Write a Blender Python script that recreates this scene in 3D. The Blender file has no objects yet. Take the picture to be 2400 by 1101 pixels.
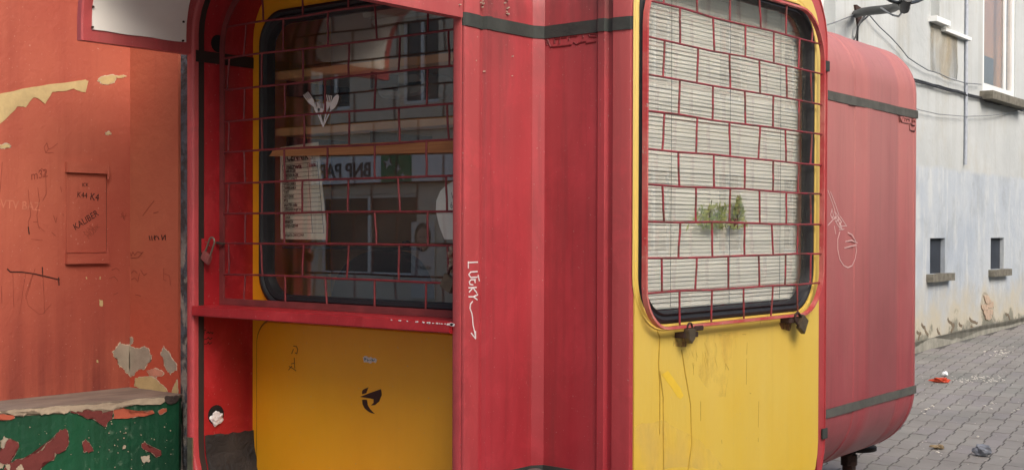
import bpy, bmesh, math, random
import numpy as np
from mathutils import Vector, Matrix
random.seed(7)
S = bpy.context.scene
COL = S.collection
R = math.radians
# ------------------------------------------------------------------ camera
CAMP = np.array([3.6118, -4.4137, 1.4420]); YAW, PITCH, ROLL = 0.6828, -0.0113, 0.0033
FPX, SHY = 3058.655, 28.348
def cam_axes():
    cy, sy = math.cos(YAW), math.sin(YAW)
    f = np.array([-sy*math.cos(PITCH), cy*math.cos(PITCH), math.sin(PITCH)])
    r0 = np.array([cy, sy, 0.]); u0 = np.cross(r0, f)
    return r0*math.cos(ROLL)+u0*math.sin(ROLL), -r0*math.sin(ROLL)+u0*math.cos(ROLL), f
RT, UP, FW = cam_axes()
cd = bpy.data.cameras.new('camera'); cam = bpy.data.objects.new('camera', cd); COL.objects.link(cam)
m = Matrix(((RT[0], UP[0], -FW[0], CAMP[0]), (RT[1], UP[1], -FW[1], CAMP[1]), (RT[2], UP[2], -FW[2], CAMP[2]), (0, 0, 0, 1)))
cam.matrix_world = m
cd.sensor_width = 36; cd.lens = 36*FPX/2400; cd.shift_y = SHY/2400; cd.clip_start = .05; cd.clip_end = 500
S.camera = cam
# ------------------------------------------------------------------ world, sun, exposure
SUN_EL, SUN_AZ = R(38), R(-22)          # azimuth of the sun measured from +X towards +Y
w = bpy.data.worlds.new('World'); S.world = w; w.use_nodes = True
nt = w.node_tree; bg = nt.nodes['Background']
sky = nt.nodes.new('ShaderNodeTexSky'); sky.sky_type = 'NISHITA'; sky.sun_disc = False
sky.sun_elevation = SUN_EL; sky.sun_rotation = R(90)-SUN_AZ
sky.dust_density = 4.5; sky.air_density = 1.0; sky.ozone_density = .6
nt.links.new(sky.outputs[0], bg.inputs[0]); bg.inputs[1].default_value = .15
sd = bpy.data.lights.new('sun', 'SUN'); sd.energy = 1.5; sd.angle = R(40); sd.color = (1, .97, .94)
sun = bpy.data.objects.new('sun', sd); COL.objects.link(sun)
d = Vector((math.cos(SUN_EL)*math.cos(SUN_AZ), math.cos(SUN_EL)*math.sin(SUN_AZ), math.sin(SUN_EL)))
sun.rotation_euler = d.to_track_quat('Z', 'Y').to_euler(); sun.location = (6, -2, 9)
vs = S.view_settings; vs.view_transform = 'Standard'; vs.look = 'None'; vs.gamma = 1; vs.exposure = 0.68
vs.use_curve_mapping = False

# ------------------------------------------------------------------ helpers
def ray(px, py):
    return FW + RT*(px-1200)/FPX - UP*(py-550.5-SHY)/FPX
def on(px, py, n, c):                    # point of the plane n.p = c seen at that spot of the photograph
    dd = ray(px, py); n = np.array(n, float); t = (c-n@CAMP)/(n@dd)
    return CAMP+t*dd
def link(name, me, mat=None, parent=None):
    o = bpy.data.objects.new(name, me); COL.objects.link(o)
    if mat is not None and len(me.materials) == 0: me.materials.append(mat)
    if parent is not None: o.parent = parent
    return o
def tag(o, label=None, cat=None, group=None, kind=None):
    if label: o['label'] = label
    if cat: o['category'] = cat
    if group: o['group'] = group
    if kind: o['kind'] = kind
    return o
def thing(name, label, cat, loc=(0, 0, 0), group=None):
    o = bpy.data.objects.new(name, None); COL.objects.link(o); o.location = loc; o.empty_display_size = .1
    bpy.context.view_layer.update()
    return tag(o, label, cat, group)
def finish(bm, name, mat, parent, smooth=False, angle=30):
    bmesh.ops.recalc_face_normals(bm, faces=bm.faces)
    me = bpy.data.meshes.new(name); bm.to_mesh(me); bm.free()
    if smooth:
        for p in me.polygons: p.use_smooth = True
        me.set_sharp_from_angle(angle=R(angle))
    o = link(name, me, mat, parent)
    if parent is not None and parent.location.length > 0 and parent.type == 'EMPTY':
        off = parent.matrix_world.inverted()
        me.transform(off)
    return o
def child_fix(o, parent):                # nested parts share the frame of their parent's parent
    return o
def box(name, lo, hi, mat, parent=None, bev=0):
    bm = bmesh.new(); bmesh.ops.create_cube(bm, size=1)
    lo = Vector(lo); hi = Vector(hi)
    for v in bm.verts: v.co = Vector([(lo[i]+hi[i])/2+v.co[i]*(hi[i]-lo[i]) for i in range(3)])
    if bev: bmesh.ops.bevel(bm, geom=bm.edges[:], offset=bev, segments=2, affect='EDGES')
    return finish(bm, name, mat, parent, bev > 0)
class Frame:
    def __init__(s, o, u, n): s.o = np.array(o, float); s.u = np.array(u, float); s.n = np.array(n, float)
    def p(s, a, b, w=0): return Vector(s.o+s.u*a+np.array([0, 0, 1.])*b+s.n*w)
    def at(s, px, py, w=0):              # (a, b) in this frame of a spot in the photograph
        P = on(px, py, s.n, s.n@s.o+w); q = P-s.o
        return float(q@s.u), float(q[2])
def rr(a0, a1, b0, b1, r, k=6):          # rounded rectangle loop; r may be 4 radii (bl, br, tr, tl)
    if not hasattr(r, '__len__'): r = (r,)*4
    pts = []
    for (cx, cy, rad, st) in ((a0+r[0], b0+r[0], r[0], 180), (a1-r[1], b0+r[1], r[1], 270), (a1-r[2], b1-r[2], r[2], 0), (a0+r[3], b1-r[3], r[3], 90)):
        for i in range(k+1):
            t = R(st+90*i/k); pts.append((cx+rad*math.cos(t), cy+rad*math.sin(t)))
    return pts
def loft(name, F, loops, mat, parent=None, closed=False, cap0=False, cap1=False, smooth=True, angle=30, bm=None):
    own = bm is None
    if own: bm = bmesh.new()
    vs_ = [[bm.verts.new(F.p(a, b, w)) for a, b in lp] for lp, w in loops]
    n = len(vs_[0]); K = len(vs_)
    for i in range(K if closed else K-1):
        A, B = vs_[i], vs_[(i+1) % K]
        for j in range(n): bm.faces.new((A[j], A[(j+1) % n], B[(j+1) % n], B[j]))
    if cap0: bm.faces.new(vs_[0])
    if cap1: bm.faces.new(vs_[-1])
    return finish(bm, name, mat, parent, smooth, angle) if own else None
def slab(name, F, poly, w0, w1, mat, parent=None, bev=0, bm=None):
    own = bm is None
    if own: bm = bmesh.new()
    A = [bm.verts.new(F.p(a, b, w0)) for a, b in poly]; B = [bm.verts.new(F.p(a, b, w1)) for a, b in poly]
    n = len(A)
    for j in range(n): bm.faces.new((A[j], A[(j+1) % n], B[(j+1) % n], B[j]))
    f = bm.faces.new(B); g = bm.faces.new(A)
    if own:
        bmesh.ops.triangulate(bm, faces=[f, g])
        return finish(bm, name, mat, parent)
def rect(a0, a1, b0, b1): return [(a0, b0), (a1, b0), (a1, b1), (a0, b1)]
def tube_bm(bm, pts, r, sides=6, flat=1.0, caps=True):
    pts = [Vector(p) for p in pts]; n = len(pts); rings = []
    ref = None
    for i in range(n):
        t = (pts[min(i+1, n-1)]-pts[max(i-1, 0)])
        if t.length < 1e-9: t = Vector((0, 0, 1))
        t.normalize()
        if ref is None:
            ref = t.orthogonal().normalized()
        ref = (ref-t*ref.dot(t))
        if ref.length < 1e-6: ref = t.orthogonal()
        ref.normalize(); b = t.cross(ref)
        rad = r[i] if hasattr(r, '__len__') else r
        rings.append([bm.verts.new(pts[i]+(ref*math.cos(2*math.pi*k/sides)+b*math.sin(2*math.pi*k/sides))*rad) for k in range(sides)])
    for i in range(n-1):
        for k in range(sides):
            bm.faces.new((rings[i][k], rings[i][(k+1) % sides], rings[i+1][(k+1) % sides], rings[i+1][k]))
    if caps: bm.faces.new(rings[0]); bm.faces.new(rings[-1])
def tube(name, pts, r, mat, parent=None, sides=6):
    bm = bmesh.new(); tube_bm(bm, pts, r, sides); return finish(bm, name, mat, parent, True, 50)
def ribbon_bm(bm, F, pts, wd, w0=.0004, w1=.0012):   # a flat painted stroke lying on a surface
    for i in range(len(pts)-1):
        a, b = np.array(pts[i]), np.array(pts[i+1]); t = b-a; L_ = np.hypot(*t)
        if L_ < 1e-6: continue
        t = t/L_; nn = np.array([-t[1], t[0]])*wd/2; e = t*wd*.25
        slab('', F, [tuple(a-nn-e), tuple(b-nn+e), tuple(b+nn+e), tuple(a+nn-e)], w0, w1+random.random()*.0003, None, bm=bm)
def strokes(name, F, lines, wd, mat, parent=None, w0=.0004):
    bm = bmesh.new()
    for l in lines: ribbon_bm(bm, F, l, wd, w0, w0+.0008)
    return finish(bm, name, mat, parent)
def pxl(F, lst, w=0): return [F.at(x, y, w) for x, y in lst]
def jag(poly, amp, n=3, closed=True, seed=0):
    rnd = random.Random(seed)
    for _ in range(n):
        out = []
        m_ = len(poly)
        for i in range(m_ if closed else m_-1):
            a, b = poly[i], poly[(i+1) % m_]
            L_ = math.hypot(b[0]-a[0], b[1]-a[1])
            out.append(a)
            if L_ > amp*.8:
                d_ = rnd.uniform(-1, 1)*min(amp, L_*.28)
                out.append(((a[0]+b[0])/2-(b[1]-a[1])/L_*d_, (a[1]+b[1])/2+(b[0]-a[0])/L_*d_))
        if not closed: out.append(poly[-1])
        poly = out; amp *= .55
    return poly
def text(name, F, s, a, b, size, mat, parent=None, rot=0, w=.001, depth=.0005, sx=1.0, align='LEFT', shear=0, bold=0):
    cu = bpy.data.curves.new(name, 'FONT'); cu.body = s; cu.size = size; cu.extrude = depth; cu.align_x = align
    cu.shear = shear; cu.offset = bold; cu.resolution_u = 3
    tmp = bpy.data.objects.new('tmp', cu); COL.objects.link(tmp)
    dg = bpy.context.evaluated_depsgraph_get(); dg.update()
    me = bpy.data.meshes.new_from_object(tmp.evaluated_get(dg)); bpy.data.objects.remove(tmp); bpy.data.curves.remove(cu)
    c, s_ = math.cos(rot), math.sin(rot)
    for v in me.vertices:
        x, y = v.co.x*sx, v.co.y
        v.co = F.p(a+x*c-y*s_, b+x*s_+y*c, w+v.co.z)
    me.materials.clear()
    return link(name, me, mat, parent)
def join_meshes(name, objs, mat, parent):
    bm = bmesh.new()
    for o in objs:
        bm.from_mesh(o.data); me = o.data; bpy.data.objects.remove(o); bpy.data.meshes.remove(me)
    me = bpy.data.meshes.new(name); bm.to_mesh(me); bm.free()
    return link(name, me, mat, parent)

# ------------------------------------------------------------------ materials
def srgb(r, g, b): return tuple(((c/255)/12.92 if c/255 <= .04045 else ((c/255+.055)/1.055)**2.4) for c in (r, g, b))+(1,)
class M:
    def __init__(s, name, rough=.5, spec=.5, metal=0):
        s.m = bpy.data.materials.new(name); s.m.use_nodes = True; s.t = s.m.node_tree
        s.b = s.t.nodes['Principled BSDF']; s.b.inputs['Roughness'].default_value = rough
        s.b.inputs['Metallic'].default_value = metal; s.b.inputs['Specular IOR Level'].default_value = spec
        s.g = s.t.nodes.new('ShaderNodeNewGeometry')
    def n(s, ty, **kw):
        k = s.t.nodes.new(ty)
        for a, v in kw.items(): setattr(k, a, v)
        return k
    def l(s, a, b): s.t.links.new(a, b)
    def pos(s, sc=(1, 1, 1)):
        mp = s.n('ShaderNodeVectorMath', operation='MULTIPLY'); s.l(s.g.outputs['Position'], mp.inputs[0]); mp.inputs[1].default_value = sc
        return mp.outputs[0]
    def noise(s, sc=(1, 1, 1), scale=5, detail=4, rough=.55, lo=.4, hi=.6, a=0, b=1, dist=0):
        k = s.n('ShaderNodeTexNoise'); s.l(s.pos(sc), k.inputs['Vector']); k.inputs['Scale'].default_value = scale
        k.inputs['Detail'].default_value = detail; k.inputs['Roughness'].default_value = rough; k.inputs['Distortion'].default_value = dist
        r = s.n('ShaderNodeMapRange'); s.l(k.outputs['Fac'], r.inputs[0])
        for i, v in enumerate((lo, hi, a, b)): r.inputs[i+1].default_value = v
        return r.outputs[0]
    def height(s, z0, z1, a=0, b=1):
        x = s.n('ShaderNodeSeparateXYZ'); s.l(s.g.outputs['Position'], x.inputs[0])
        r = s.n('ShaderNodeMapRange'); s.l(x.outputs[2], r.inputs[0])
        for i, v in enumerate((z0, z1, a, b)): r.inputs[i+1].default_value = v
        return r.outputs[0]
    def math(s, op, a, b=0):
        k = s.n('ShaderNodeMath', operation=op)
        for i, v in enumerate((a, b)):
            if isinstance(v, (int, float)): k.inputs[i].default_value = v
            else: s.l(v, k.inputs[i])
        k.use_clamp = op in ('ADD', 'MULTIPLY')
        return k.outputs[0]
    def mix(s, fac, a, b):
        k = s.n('ShaderNodeMix', data_type='RGBA')
        if isinstance(fac, (int, float)): k.inputs[0].default_value = fac
        else: s.l(fac, k.inputs[0])
        for i, v in ((6, a), (7, b)):
            if isinstance(v, tuple): k.inputs[i].default_value = v
            else: s.l(v, k.inputs[i])
        return k.outputs[2]
    def dim(s, c, f=.87):  # darkens outdoor walls and paving so the recess looks brighter beside them
        k = s.n('ShaderNodeMix', data_type='RGBA', blend_type='MULTIPLY'); k.inputs[0].default_value = 1; s.l(c, k.inputs[6]); k.inputs[7].default_value = (f, f, f, 1)
        return k.outputs[2]
    def col(s, c):
        if isinstance(c, tuple): s.b.inputs['Base Color'].default_value = c
        else: s.l(c, s.b.inputs['Base Color'])
        return s
    def bump(s, h, st=.2, d=.005):
        k = s.n('ShaderNodeBump'); k.inputs['Strength'].default_value = st; k.inputs['Distance'].default_value = d
        s.l(h, k.inputs['Height']); s.l(k.outputs[0], s.b.inputs['Normal']); return s
def plain(name, c, rough=.55, var=.25, scale=20, bump=0, spec=.5, metal=0):
    k = M(name, rough, spec, metal)
    dk = tuple(x*(1-var) for x in c[:3])+(1,)
    k.col(k.mix(k.noise(scale=scale, lo=.35, hi=.65), c, dk))
    if bump: k.bump(k.noise(scale=scale*6, detail=5, lo=0, hi=1), bump)
    return k.m
def gelcoat(name, base, faded, deep, topfade=(0.6, 2.2), fade_amt=.6, dirt=.35, rough=.42, soot=0, wear=1, dimf=.88):
    base, faded, deep = [tuple(x*dimf for x in c_[:3])+(1,) for c_ in (base, faded, deep)]  # outer paints darkened here; recess copies skip it to look better lit
    k = M(name, rough)
    st = k.noise((9, 9, .5), 1.0, 6, .6, .38, .66)            # weather streaks running down
    bl = k.noise((1, 1, 1), 2.3, 4, .6, .35, .7)
    fd = k.math('MULTIPLY', k.math('ADD', k.height(*topfade, 0, .85), k.math('MULTIPLY', st, .10+.2*min(wear, 1))), fade_amt)
    c = k.mix(bl, base, deep)
    c = k.mix(fd, c, faded)
    dr = k.math('MULTIPLY', k.noise((26, 26, .9), 1.0, 5, .65, .52, .78), dirt)
    c = k.mix(dr, c, (.05, .035, .03, 1))
    if soot: c = k.mix(k.math('MULTIPLY', k.math('MULTIPLY', k.height(1.95, 2.28, 0, 1), k.noise((7, 7, 1.5), 1.0, 6, .65, .34, .62)), soot), c, (.07, .04, .035, 1))
    c = k.mix(k.math('MULTIPLY', k.noise((1, 1, .8), 5.5, 7, .72, .50, .62, dist=.8), .30*wear), c, tuple(min(x*1.55+.03, 1) for x in base[:3])+(1,))
    c = k.mix(k.math('MULTIPLY', k.noise((1.3, 1.3, .6), 3.1, 7, .7, .52, .66, dist=.5), .35*wear), c, tuple(x*.55 for x in base[:3])+(1,))
    sp = k.math('MULTIPLY', k.noise((1, 1, 1), 120, 2, .5, .70, .76), .5)
    c = k.mix(sp, c, (.5, .38, .33, 1))
    k.col(c)
    rg = k.n('ShaderNodeMapRange'); k.l(fd, rg.inputs[0]); rg.inputs[3].default_value = rough-.08; rg.inputs[4].default_value = rough+.25
    k.l(rg.outputs[0], k.b.inputs['Roughness'])
    k.bump(k.noise((1, 1, .35), 11, 6, .6, 0, 1), .22, .012)
    return k.m
RED = gelcoat('red_gelcoat', srgb(184, 48, 60), srgb(194, 104, 104), srgb(156, 36, 46), (.2, 2.9), .60, .40, soot=.8, wear=.6)
REDRIM = gelcoat('red_rim_gelcoat', srgb(182, 54, 62), srgb(198, 112, 108), srgb(166, 44, 54), (.2, 2.6), .6, .18)
REDIN = gelcoat('recess_red_lifted', srgb(172, 32, 40), srgb(180, 56, 58), srgb(146, 24, 32), (.2, 5), .3, .12, dimf=1.0)  # recess red left undimmed, light lifted through its colour
REDFAR = gelcoat('weathered_red_gelcoat', srgb(166, 68, 78), srgb(196, 130, 124), srgb(146, 52, 62), (.3, 1.9), .88, .24, wear=.3)
YEL = gelcoat('yellow_gelcoat', srgb(240, 200, 62), srgb(238, 214, 136), srgb(238, 190, 26), (.2, 1.9), .78, .05, wear=.12)
YELIN = gelcoat('recess_yellow_lifted', srgb(244, 174, 32), srgb(238, 182, 76), srgb(238, 164, 24), (.2, 4), .2, .03, wear=.08, dimf=1.0)  # yellow copy for the shaded recess, its brightness raised in the colour
def bars_mat():
    k = M('grille_paint', .5); k.col(k.mix(k.noise(scale=24, lo=.42, hi=.62), srgb(150, 46, 56), srgb(104, 54, 46)))
    k.bump(k.noise(scale=150, lo=0, hi=1), .3, .002); return k.m
BARS = bars_mat()
def frame_mat():
    k = M('grille_frame_paint', .45)
    c = k.mix(k.noise(scale=9, lo=.4, hi=.65), srgb(190, 70, 72), srgb(205, 120, 112))
    k.col(k.mix(k.noise(scale=70, lo=.66, hi=.7), c, srgb(190, 160, 150))); k.bump(k.noise(scale=60, lo=0, hi=1), .5, .003); return k.m
BFRAME = frame_mat()
STRAP = plain('grey_seam_rubber', srgb(62, 66, 62), .8, .35, 12, .3)
STRAPFAR = plain('bleached_seam_rubber', srgb(92, 92, 86), .85, .35, 12, .3)
STRAPIN = plain('dark_seam_rubber', srgb(48, 34, 28), .8, .3, 12, .2)
GASKET = plain('black_window_rubber', srgb(34, 34, 36), .55, .35, 18, .25)
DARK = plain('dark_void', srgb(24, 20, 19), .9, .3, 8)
def tarmat():
    k = M('black_bitumen_sheet', .75); k.col(k.mix(k.noise(scale=7, lo=.4, hi=.7), srgb(36, 34, 34), srgb(64, 58, 54)))
    k.bump(k.noise(scale=16, detail=6, lo=0, hi=1, dist=1.2), .8, .02); return k.m
TAR = tarmat()
def glassmat():
    mt = bpy.data.materials.new('window_glass'); mt.use_nodes = True; t = mt.node_tree
    for n_ in list(t.nodes): t.nodes.remove(n_)
    o = t.nodes.new('ShaderNodeOutputMaterial'); mx = t.nodes.new('ShaderNodeMixShader'); tr = t.nodes.new('ShaderNodeBsdfTransparent')
    gl = t.nodes.new('ShaderNodeBsdfGlossy'); fr = t.nodes.new('ShaderNodeFresnel'); fr.inputs[0].default_value = 1.62
    g2_ = t.nodes.new('ShaderNodeNewGeometry'); io = t.nodes.new('ShaderNodeMapRange'); t.links.new(g2_.outputs['Backfacing'], io.inputs[0])
    io.inputs[3].default_value = 2.1; io.inputs[4].default_value = 1/2.1; t.links.new(io.outputs[0], fr.inputs[0])
    gl.inputs['Roughness'].default_value = .004; tr.inputs[0].default_value = (.99, .99, .98, 1)
    df = t.nodes.new('ShaderNodeBsdfDiffuse'); df.inputs[0].default_value = (.5, .47, .42, 1); m2 = t.nodes.new('ShaderNodeMixShader')
    nz = t.nodes.new('ShaderNodeTexNoise'); nz.inputs['Scale'].default_value = 6; nz.inputs['Detail'].default_value = 6
    rg = t.nodes.new('ShaderNodeMapRange'); rg.inputs[1].default_value = .35; rg.inputs[2].default_value = .9; rg.inputs[3].default_value = .005; rg.inputs[4].default_value = .045
    ge = t.nodes.new('ShaderNodeNewGeometry'); t.links.new(ge.outputs['Position'], nz.inputs['Vector'])
    t.links.new(nz.outputs['Fac'], rg.inputs[0]); t.links.new(rg.outputs[0], m2.inputs[0])
    t.links.new(fr.outputs[0], mx.inputs[0]); t.links.new(tr.outputs[0], mx.inputs[1]); t.links.new(gl.outputs[0], mx.inputs[2])
    t.links.new(mx.outputs[0], m2.inputs[1]); t.links.new(df.outputs[0], m2.inputs[2]); t.links.new(m2.outputs[0], o.inputs[0])
    return mt
GLASS = glassmat()
WHITE = plain('white_board', srgb(236, 233, 226), .5, .08, 4)
PAPER = plain('laminated_paper', srgb(244, 238, 214), .4, .04, 6)
INK = plain('black_ink', srgb(28, 26, 26), .6, .1)
REDINK = plain('red_ink', srgb(150, 40, 34), .6, .1)
CHALK = plain('white_marker', srgb(228, 220, 218), .6, .1)
FAINT = plain('faded_marker', srgb(146, 66, 48), .7, .3)
SCRATCH = plain('pale_scratch', srgb(200, 150, 130), .7, .3)
BROWNINK = plain('dark_red_paint', srgb(60, 26, 20), .6, .3)
WOODM = M('pine_wood', .6)
WOODM.col(WOODM.mix(WOODM.noise((2, 2, 60), 1.2, 5, .6, .35, .7), srgb(190, 134, 84), srgb(150, 92, 52)))
WOOD = WOODM.m
WOODL = plain('pale_shelf_wood', srgb(226, 172, 112), .6, .2, 6)
METAL = plain('dull_steel', srgb(140, 134, 118), .4, .3, 30, .2, metal=.7)
RUST = plain('rusty_iron', srgb(66, 44, 36), .8, .4, 60, .5)
LOCKR = plain('red_brown_padlock', srgb(150, 84, 80), .45, .3, 60, .2)
LOCKD = plain('dark_padlock', srgb(88, 76, 60), .5, .3, 60, .2)
BLIND = plain('blind_slat_white', srgb(250, 249, 240), .45, .05, 5)
CABLE = plain('black_cable', srgb(48, 48, 50), .6, .2)
GREYCABLE = plain('grey_cable', srgb(120, 124, 128), .6, .2)

# ------------------------------------------------------------------ frames of the kiosk
HW, LEN, ZU, ZL, RC = .75, 1.1468, 2.15, .5925, .36
RT_, ZUS = .30, ZU+.085
ZT, ZB = ZUS+RT_, ZL-RC
def OP(k, n=8): return rr(-HW+k, HW-k, ZB+k, ZT-k, (RC-k, RC-k, RT_-k, RT_-k), n)
RAD = lambda k: (RC-k, RC-k, RT_-k, RT_-k)
FA = Frame((0, -LEN, 0), (1, 0, 0), (0, -1, 0))      # end plane of the arm with the serving hatch
FB = Frame((LEN, 0, 0), (0, 1, 0), (1, 0, 0))        # end plane of the arm with the yellow door
FC = Frame((0, LEN, 0), (-1, 0, 0), (0, 1, 0))
FD = Frame((-LEN, 0, 0), (0, -1, 0), (-1, 0, 0))
FSA = Frame((HW, 0, 0), (0, 1, 0), (1, 0, 0))        # side of the hatch arm
FSB = Frame((0, -HW, 0), (1, 0, 0), (0, -1, 0))      # side of the door arm
kiosk = thing('kiosk', 'red and yellow moulded plastic kiosk with barred serving window and barred yellow door', 'kiosk')
kiosk['group'] = 'street kiosk modules'
del kiosk['group']

# plan outline of one quadrant at half width h: from the end of one arm, round the inner corner, to the end of the other
ENDPROF = [(0, .012), (.006, .004), (.018, 0), (.075, 0), (.082, .010), (.100, .012), (.108, -.003), (.135, -.003), (.145, .007), (.175, .007)]
def plan(h, out=0.0, n_mid=1):
    a = [(h-o+out, -LEN+s) for s, o in ENDPROF]
    c = .024
    a += [(h-.007+out, -h-c), (h+c, -h+.007-out)]
    a += [(LEN-s, -h+o-out) for s, o in reversed(ENDPROF)]
    return a
def rings():
    out = []
    for i in range(9):
        t = R(90-90*i/8); out.append((ZL-RC*math.sin(t), HW-RC+RC*math.cos(t)))
    for i in range(1, 10): out.append((ZL+(ZUS-ZL)*i/9, HW-.000))
    for i in range(1, 9):
        t = R(90*i/8); out.append((ZUS+RT_*math.sin(t), HW-RT_+RT_*math.cos(t)))
    return out
def rot4(p, k):
    x, y = p
    for _ in range(k): x, y = -y, x
    return x, y
def shell():
    bm = bmesh.new(); RG = rings()
    for k in range(4):
        prev = None
        for z, h in RG:
            row = [bm.verts.new((*rot4(p, k), z)) for p in plan(h)]
            if prev:
                for j in range(len(row)-1): bm.faces.new((prev[j], prev[j+1], row[j+1], row[j]))
            prev = row
    for z in (ZT, ZB):
        h = HW-(RT_ if z == ZT else RC)
        for (x0, x1, y0, y1) in ((-h, h, -LEN, -h), (-h, h, -h, h), (-h, h, h, LEN), (-LEN, -h, -h, h), (h, LEN, -h, h)):
            bm.faces.new([bm.verts.new((x, y, z)) for x, y in ((x0, y0), (x1, y0), (x1, y1), (x0, y1))])
    bmesh.ops.remove_doubles(bm, verts=bm.verts, dist=.0004)
    o = finish(bm, 'shell', RED, kiosk, True, 28)
    o.data.materials.append(REDRIM)
    for p in o.data.polygons:
        c_ = p.center
        if max(abs(c_.x), abs(c_.y)) > LEN-.078 and ZL-RC+.02 < c_.z < ZT-.02: p.material_index = 1
    md = o.modifiers.new('thickness', 'SOLIDIFY'); md.thickness = .004; md.offset = -1
    return o
shell()
def seam_strip(z, mat, hh=.022):
    for k in (0, 1, 3):
        bm = bmesh.new()
        for zz0, zz1 in ((z-hh, z+hh),):
            pl = plan(HW, .004); pi = plan(HW, -.001)
            lo = [bm.verts.new((*rot4(p, k), zz0)) for p in pl]; hi = [bm.verts.new((*rot4(p, k), zz1)) for p in pl]
            lo2 = [bm.verts.new((*rot4(p, k), zz0)) for p in pi]; hi2 = [bm.verts.new((*rot4(p, k), zz1)) for p in pi]
            for j in range(len(pl)-1):
                bm.faces.new((lo[j], lo[j+1], hi[j+1], hi[j])); bm.faces.new((lo[j], lo2[j], lo2[j+1], lo[j+1])); bm.faces.new((hi[j], hi[j+1], hi2[j+1], hi2[j]))
            for j in (0, -1): bm.faces.new((lo[j], hi[j], hi2[j], lo2[j]))
        bmesh.ops.subdivide_edges(bm, edges=[e for e in bm.edges if e.calc_length() > .2], cuts=8)
        for v in bm.verts: v.co.z += .0016*math.sin(v.co.x*23+v.co.y*31+z)
        finish(bm, 'seam_strip', mat, kiosk, True)
seam_strip(ZU, STRAP); seam_strip(ZL, STRAP)
# rims: annulus at each arm end and the lining that runs in to the panel
def rim_b(F):
    O = OP
    loft('rim', F, [(O(.009), -.008), (O(.009), -.002), (O(.012), .001), (O(.017), .001), (O(.019), -.03), (O(.009), -.03)], REDRIM, kiosk, closed=True, angle=35)
    jl = [(.668, ZB+.05), (.738, ZB+.3), (.738, ZUS)]+[(HW-RT_+(RT_-.012)*math.cos(R(t)), ZUS+(RT_-.012)*math.sin(R(t))) for t in range(10, 91, 10)]+[(.30, ZT-.012), (.30, ZT-.082)]+[(.668-.26+.26*math.cos(R(t)), ZT-.09-.26+.26*math.sin(R(t))) for t in range(90, -1, -10)]
    slab('jamb', F, jl, -.03, -.004, REDRIM, kiosk)
def rim(F, depth, name='rim', mat=REDRIM, matin=REDIN, linin=True):
    O = OP
    loft(name, F, [(O(.012), -.004), (O(.014), .002), (O(.020), .005), (O(.044), .005), (O(.050), .001), (O(.053), -.006), (O(.053), -.024), (O(.014), -.024)], mat, kiosk, closed=True, angle=35)
    loft('dark_seam', F, [(O(.055), -.024), (O(.055), -.050), (O(.045), -.050), (O(.045), -.024)], STRAPIN, kiosk, closed=True)
    if linin:
        loft('lining', F, [(O(.052), -.050), (O(.055), -.051), (O(.055), -depth), (O(.045), -depth), (O(.045), -.050)], matin, kiosk, closed=True, angle=35)
DEPA = .302
rim(FA, DEPA); rim_b(FB);
for z_ in (ZU, ZL): box('seam_strip', (LEN-.001, .700, z_-.022), (LEN+.006, .748, z_+.022), STRAP, kiosk, .001)
rim(FC, .06); rim(FD, .06)
slab('end_panel', FC, rr(-.70, .70, ZB+.05, ZT-.05, .25), -.062, -.05, RED, kiosk)
slab('end_panel', FD, rr(-.70, .70, ZB+.05, ZT-.05, .25), -.062, -.05, YELIN, kiosk)

# --- hatch arm: mustard panel with the window
WA = dict(a0=-.645, a1=.645, b0=1.128, b1=2.352)
OUT_A = rr(-.695, .695, ZB+.055, ZT-.055, RAD(.055), 8)
HOLE_A = rr(WA['a0']+.02, WA['a1']-.02, WA['b0']+.02, WA['b1']-.02, .13, 8)
loft('front_panel', FA, [(OUT_A, -DEPA), (HOLE_A, -DEPA), (HOLE_A, -DEPA-.03), (OUT_A, -DEPA-.03)], YELIN, kiosk, closed=True)
PA0 = -DEPA
g0 = rr(-.664, .664, .36, 1.075, .10, 8); g1 = rr(-.655, .655, .369, 1.066, .091, 8); g2 = rr(-.648, .648, .376, 1.059, .085, 8)
loft('lower_panel', FA, [(g0, PA0-.004), (g0, PA0+.0005), (g1, PA0+.011), (g2, PA0+.012)], YELIN, kiosk, cap1=True, angle=20)
g3 = rr(-.670, .670, .354, 1.081, .106, 8)
loft('panel_groove', FA, [(g3, PA0-.002), (g3, PA0+.0008), (rr(-.661, .661, .363, 1.072, .097, 8), PA0+.0008), (rr(-.661, .661, .363, 1.072, .097, 8), PA0-.002)], plain('darker_groove', srgb(138, 92, 22), .7, .3), kiosk, closed=True)  # ring of darker mustard colour outlining the raised lower panel
def gasket(F, d, base, w, wd=.055, name='window_gasket', r=.14):
    K = lambda k: rr(d['a0']+k, d['a1']-k, d['b0']+k, d['b1']-k, r-k*.6, 10)
    return loft(name, F, [(K(0), base), (K(.002), base+w), (K(.014), base+w+.006), (K(.022), base+w+.002), (K(.026), base+w-.004), (K(.034), base+w+.003), (K(wd-.006), base+w-.004), (K(wd), base-.012), (K(wd), base-.03), (K(.01), base-.03)], GASKET, kiosk, closed=True, angle=40)
gasket(FA, WA, PA0, .012)
pane_a = slab('window_pane', FA, rr(WA['a0']+.045, WA['a1']-.045, WA['b0']+.04, WA['b1']-.045, .11), PA0-.016, PA0-.012, GLASS, kiosk)
box('latch_rail', (-.53, -LEN+DEPA+.018, 1.372), (.25, -LEN+DEPA+.030, 1.384), GASKET, kiosk)
tube('latch_knob', [(.17, -LEN+DEPA+.035, 1.396), (.17, -LEN+DEPA-.005+.02, 1.396)], .014, GASKET, kiosk, 12)
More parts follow.
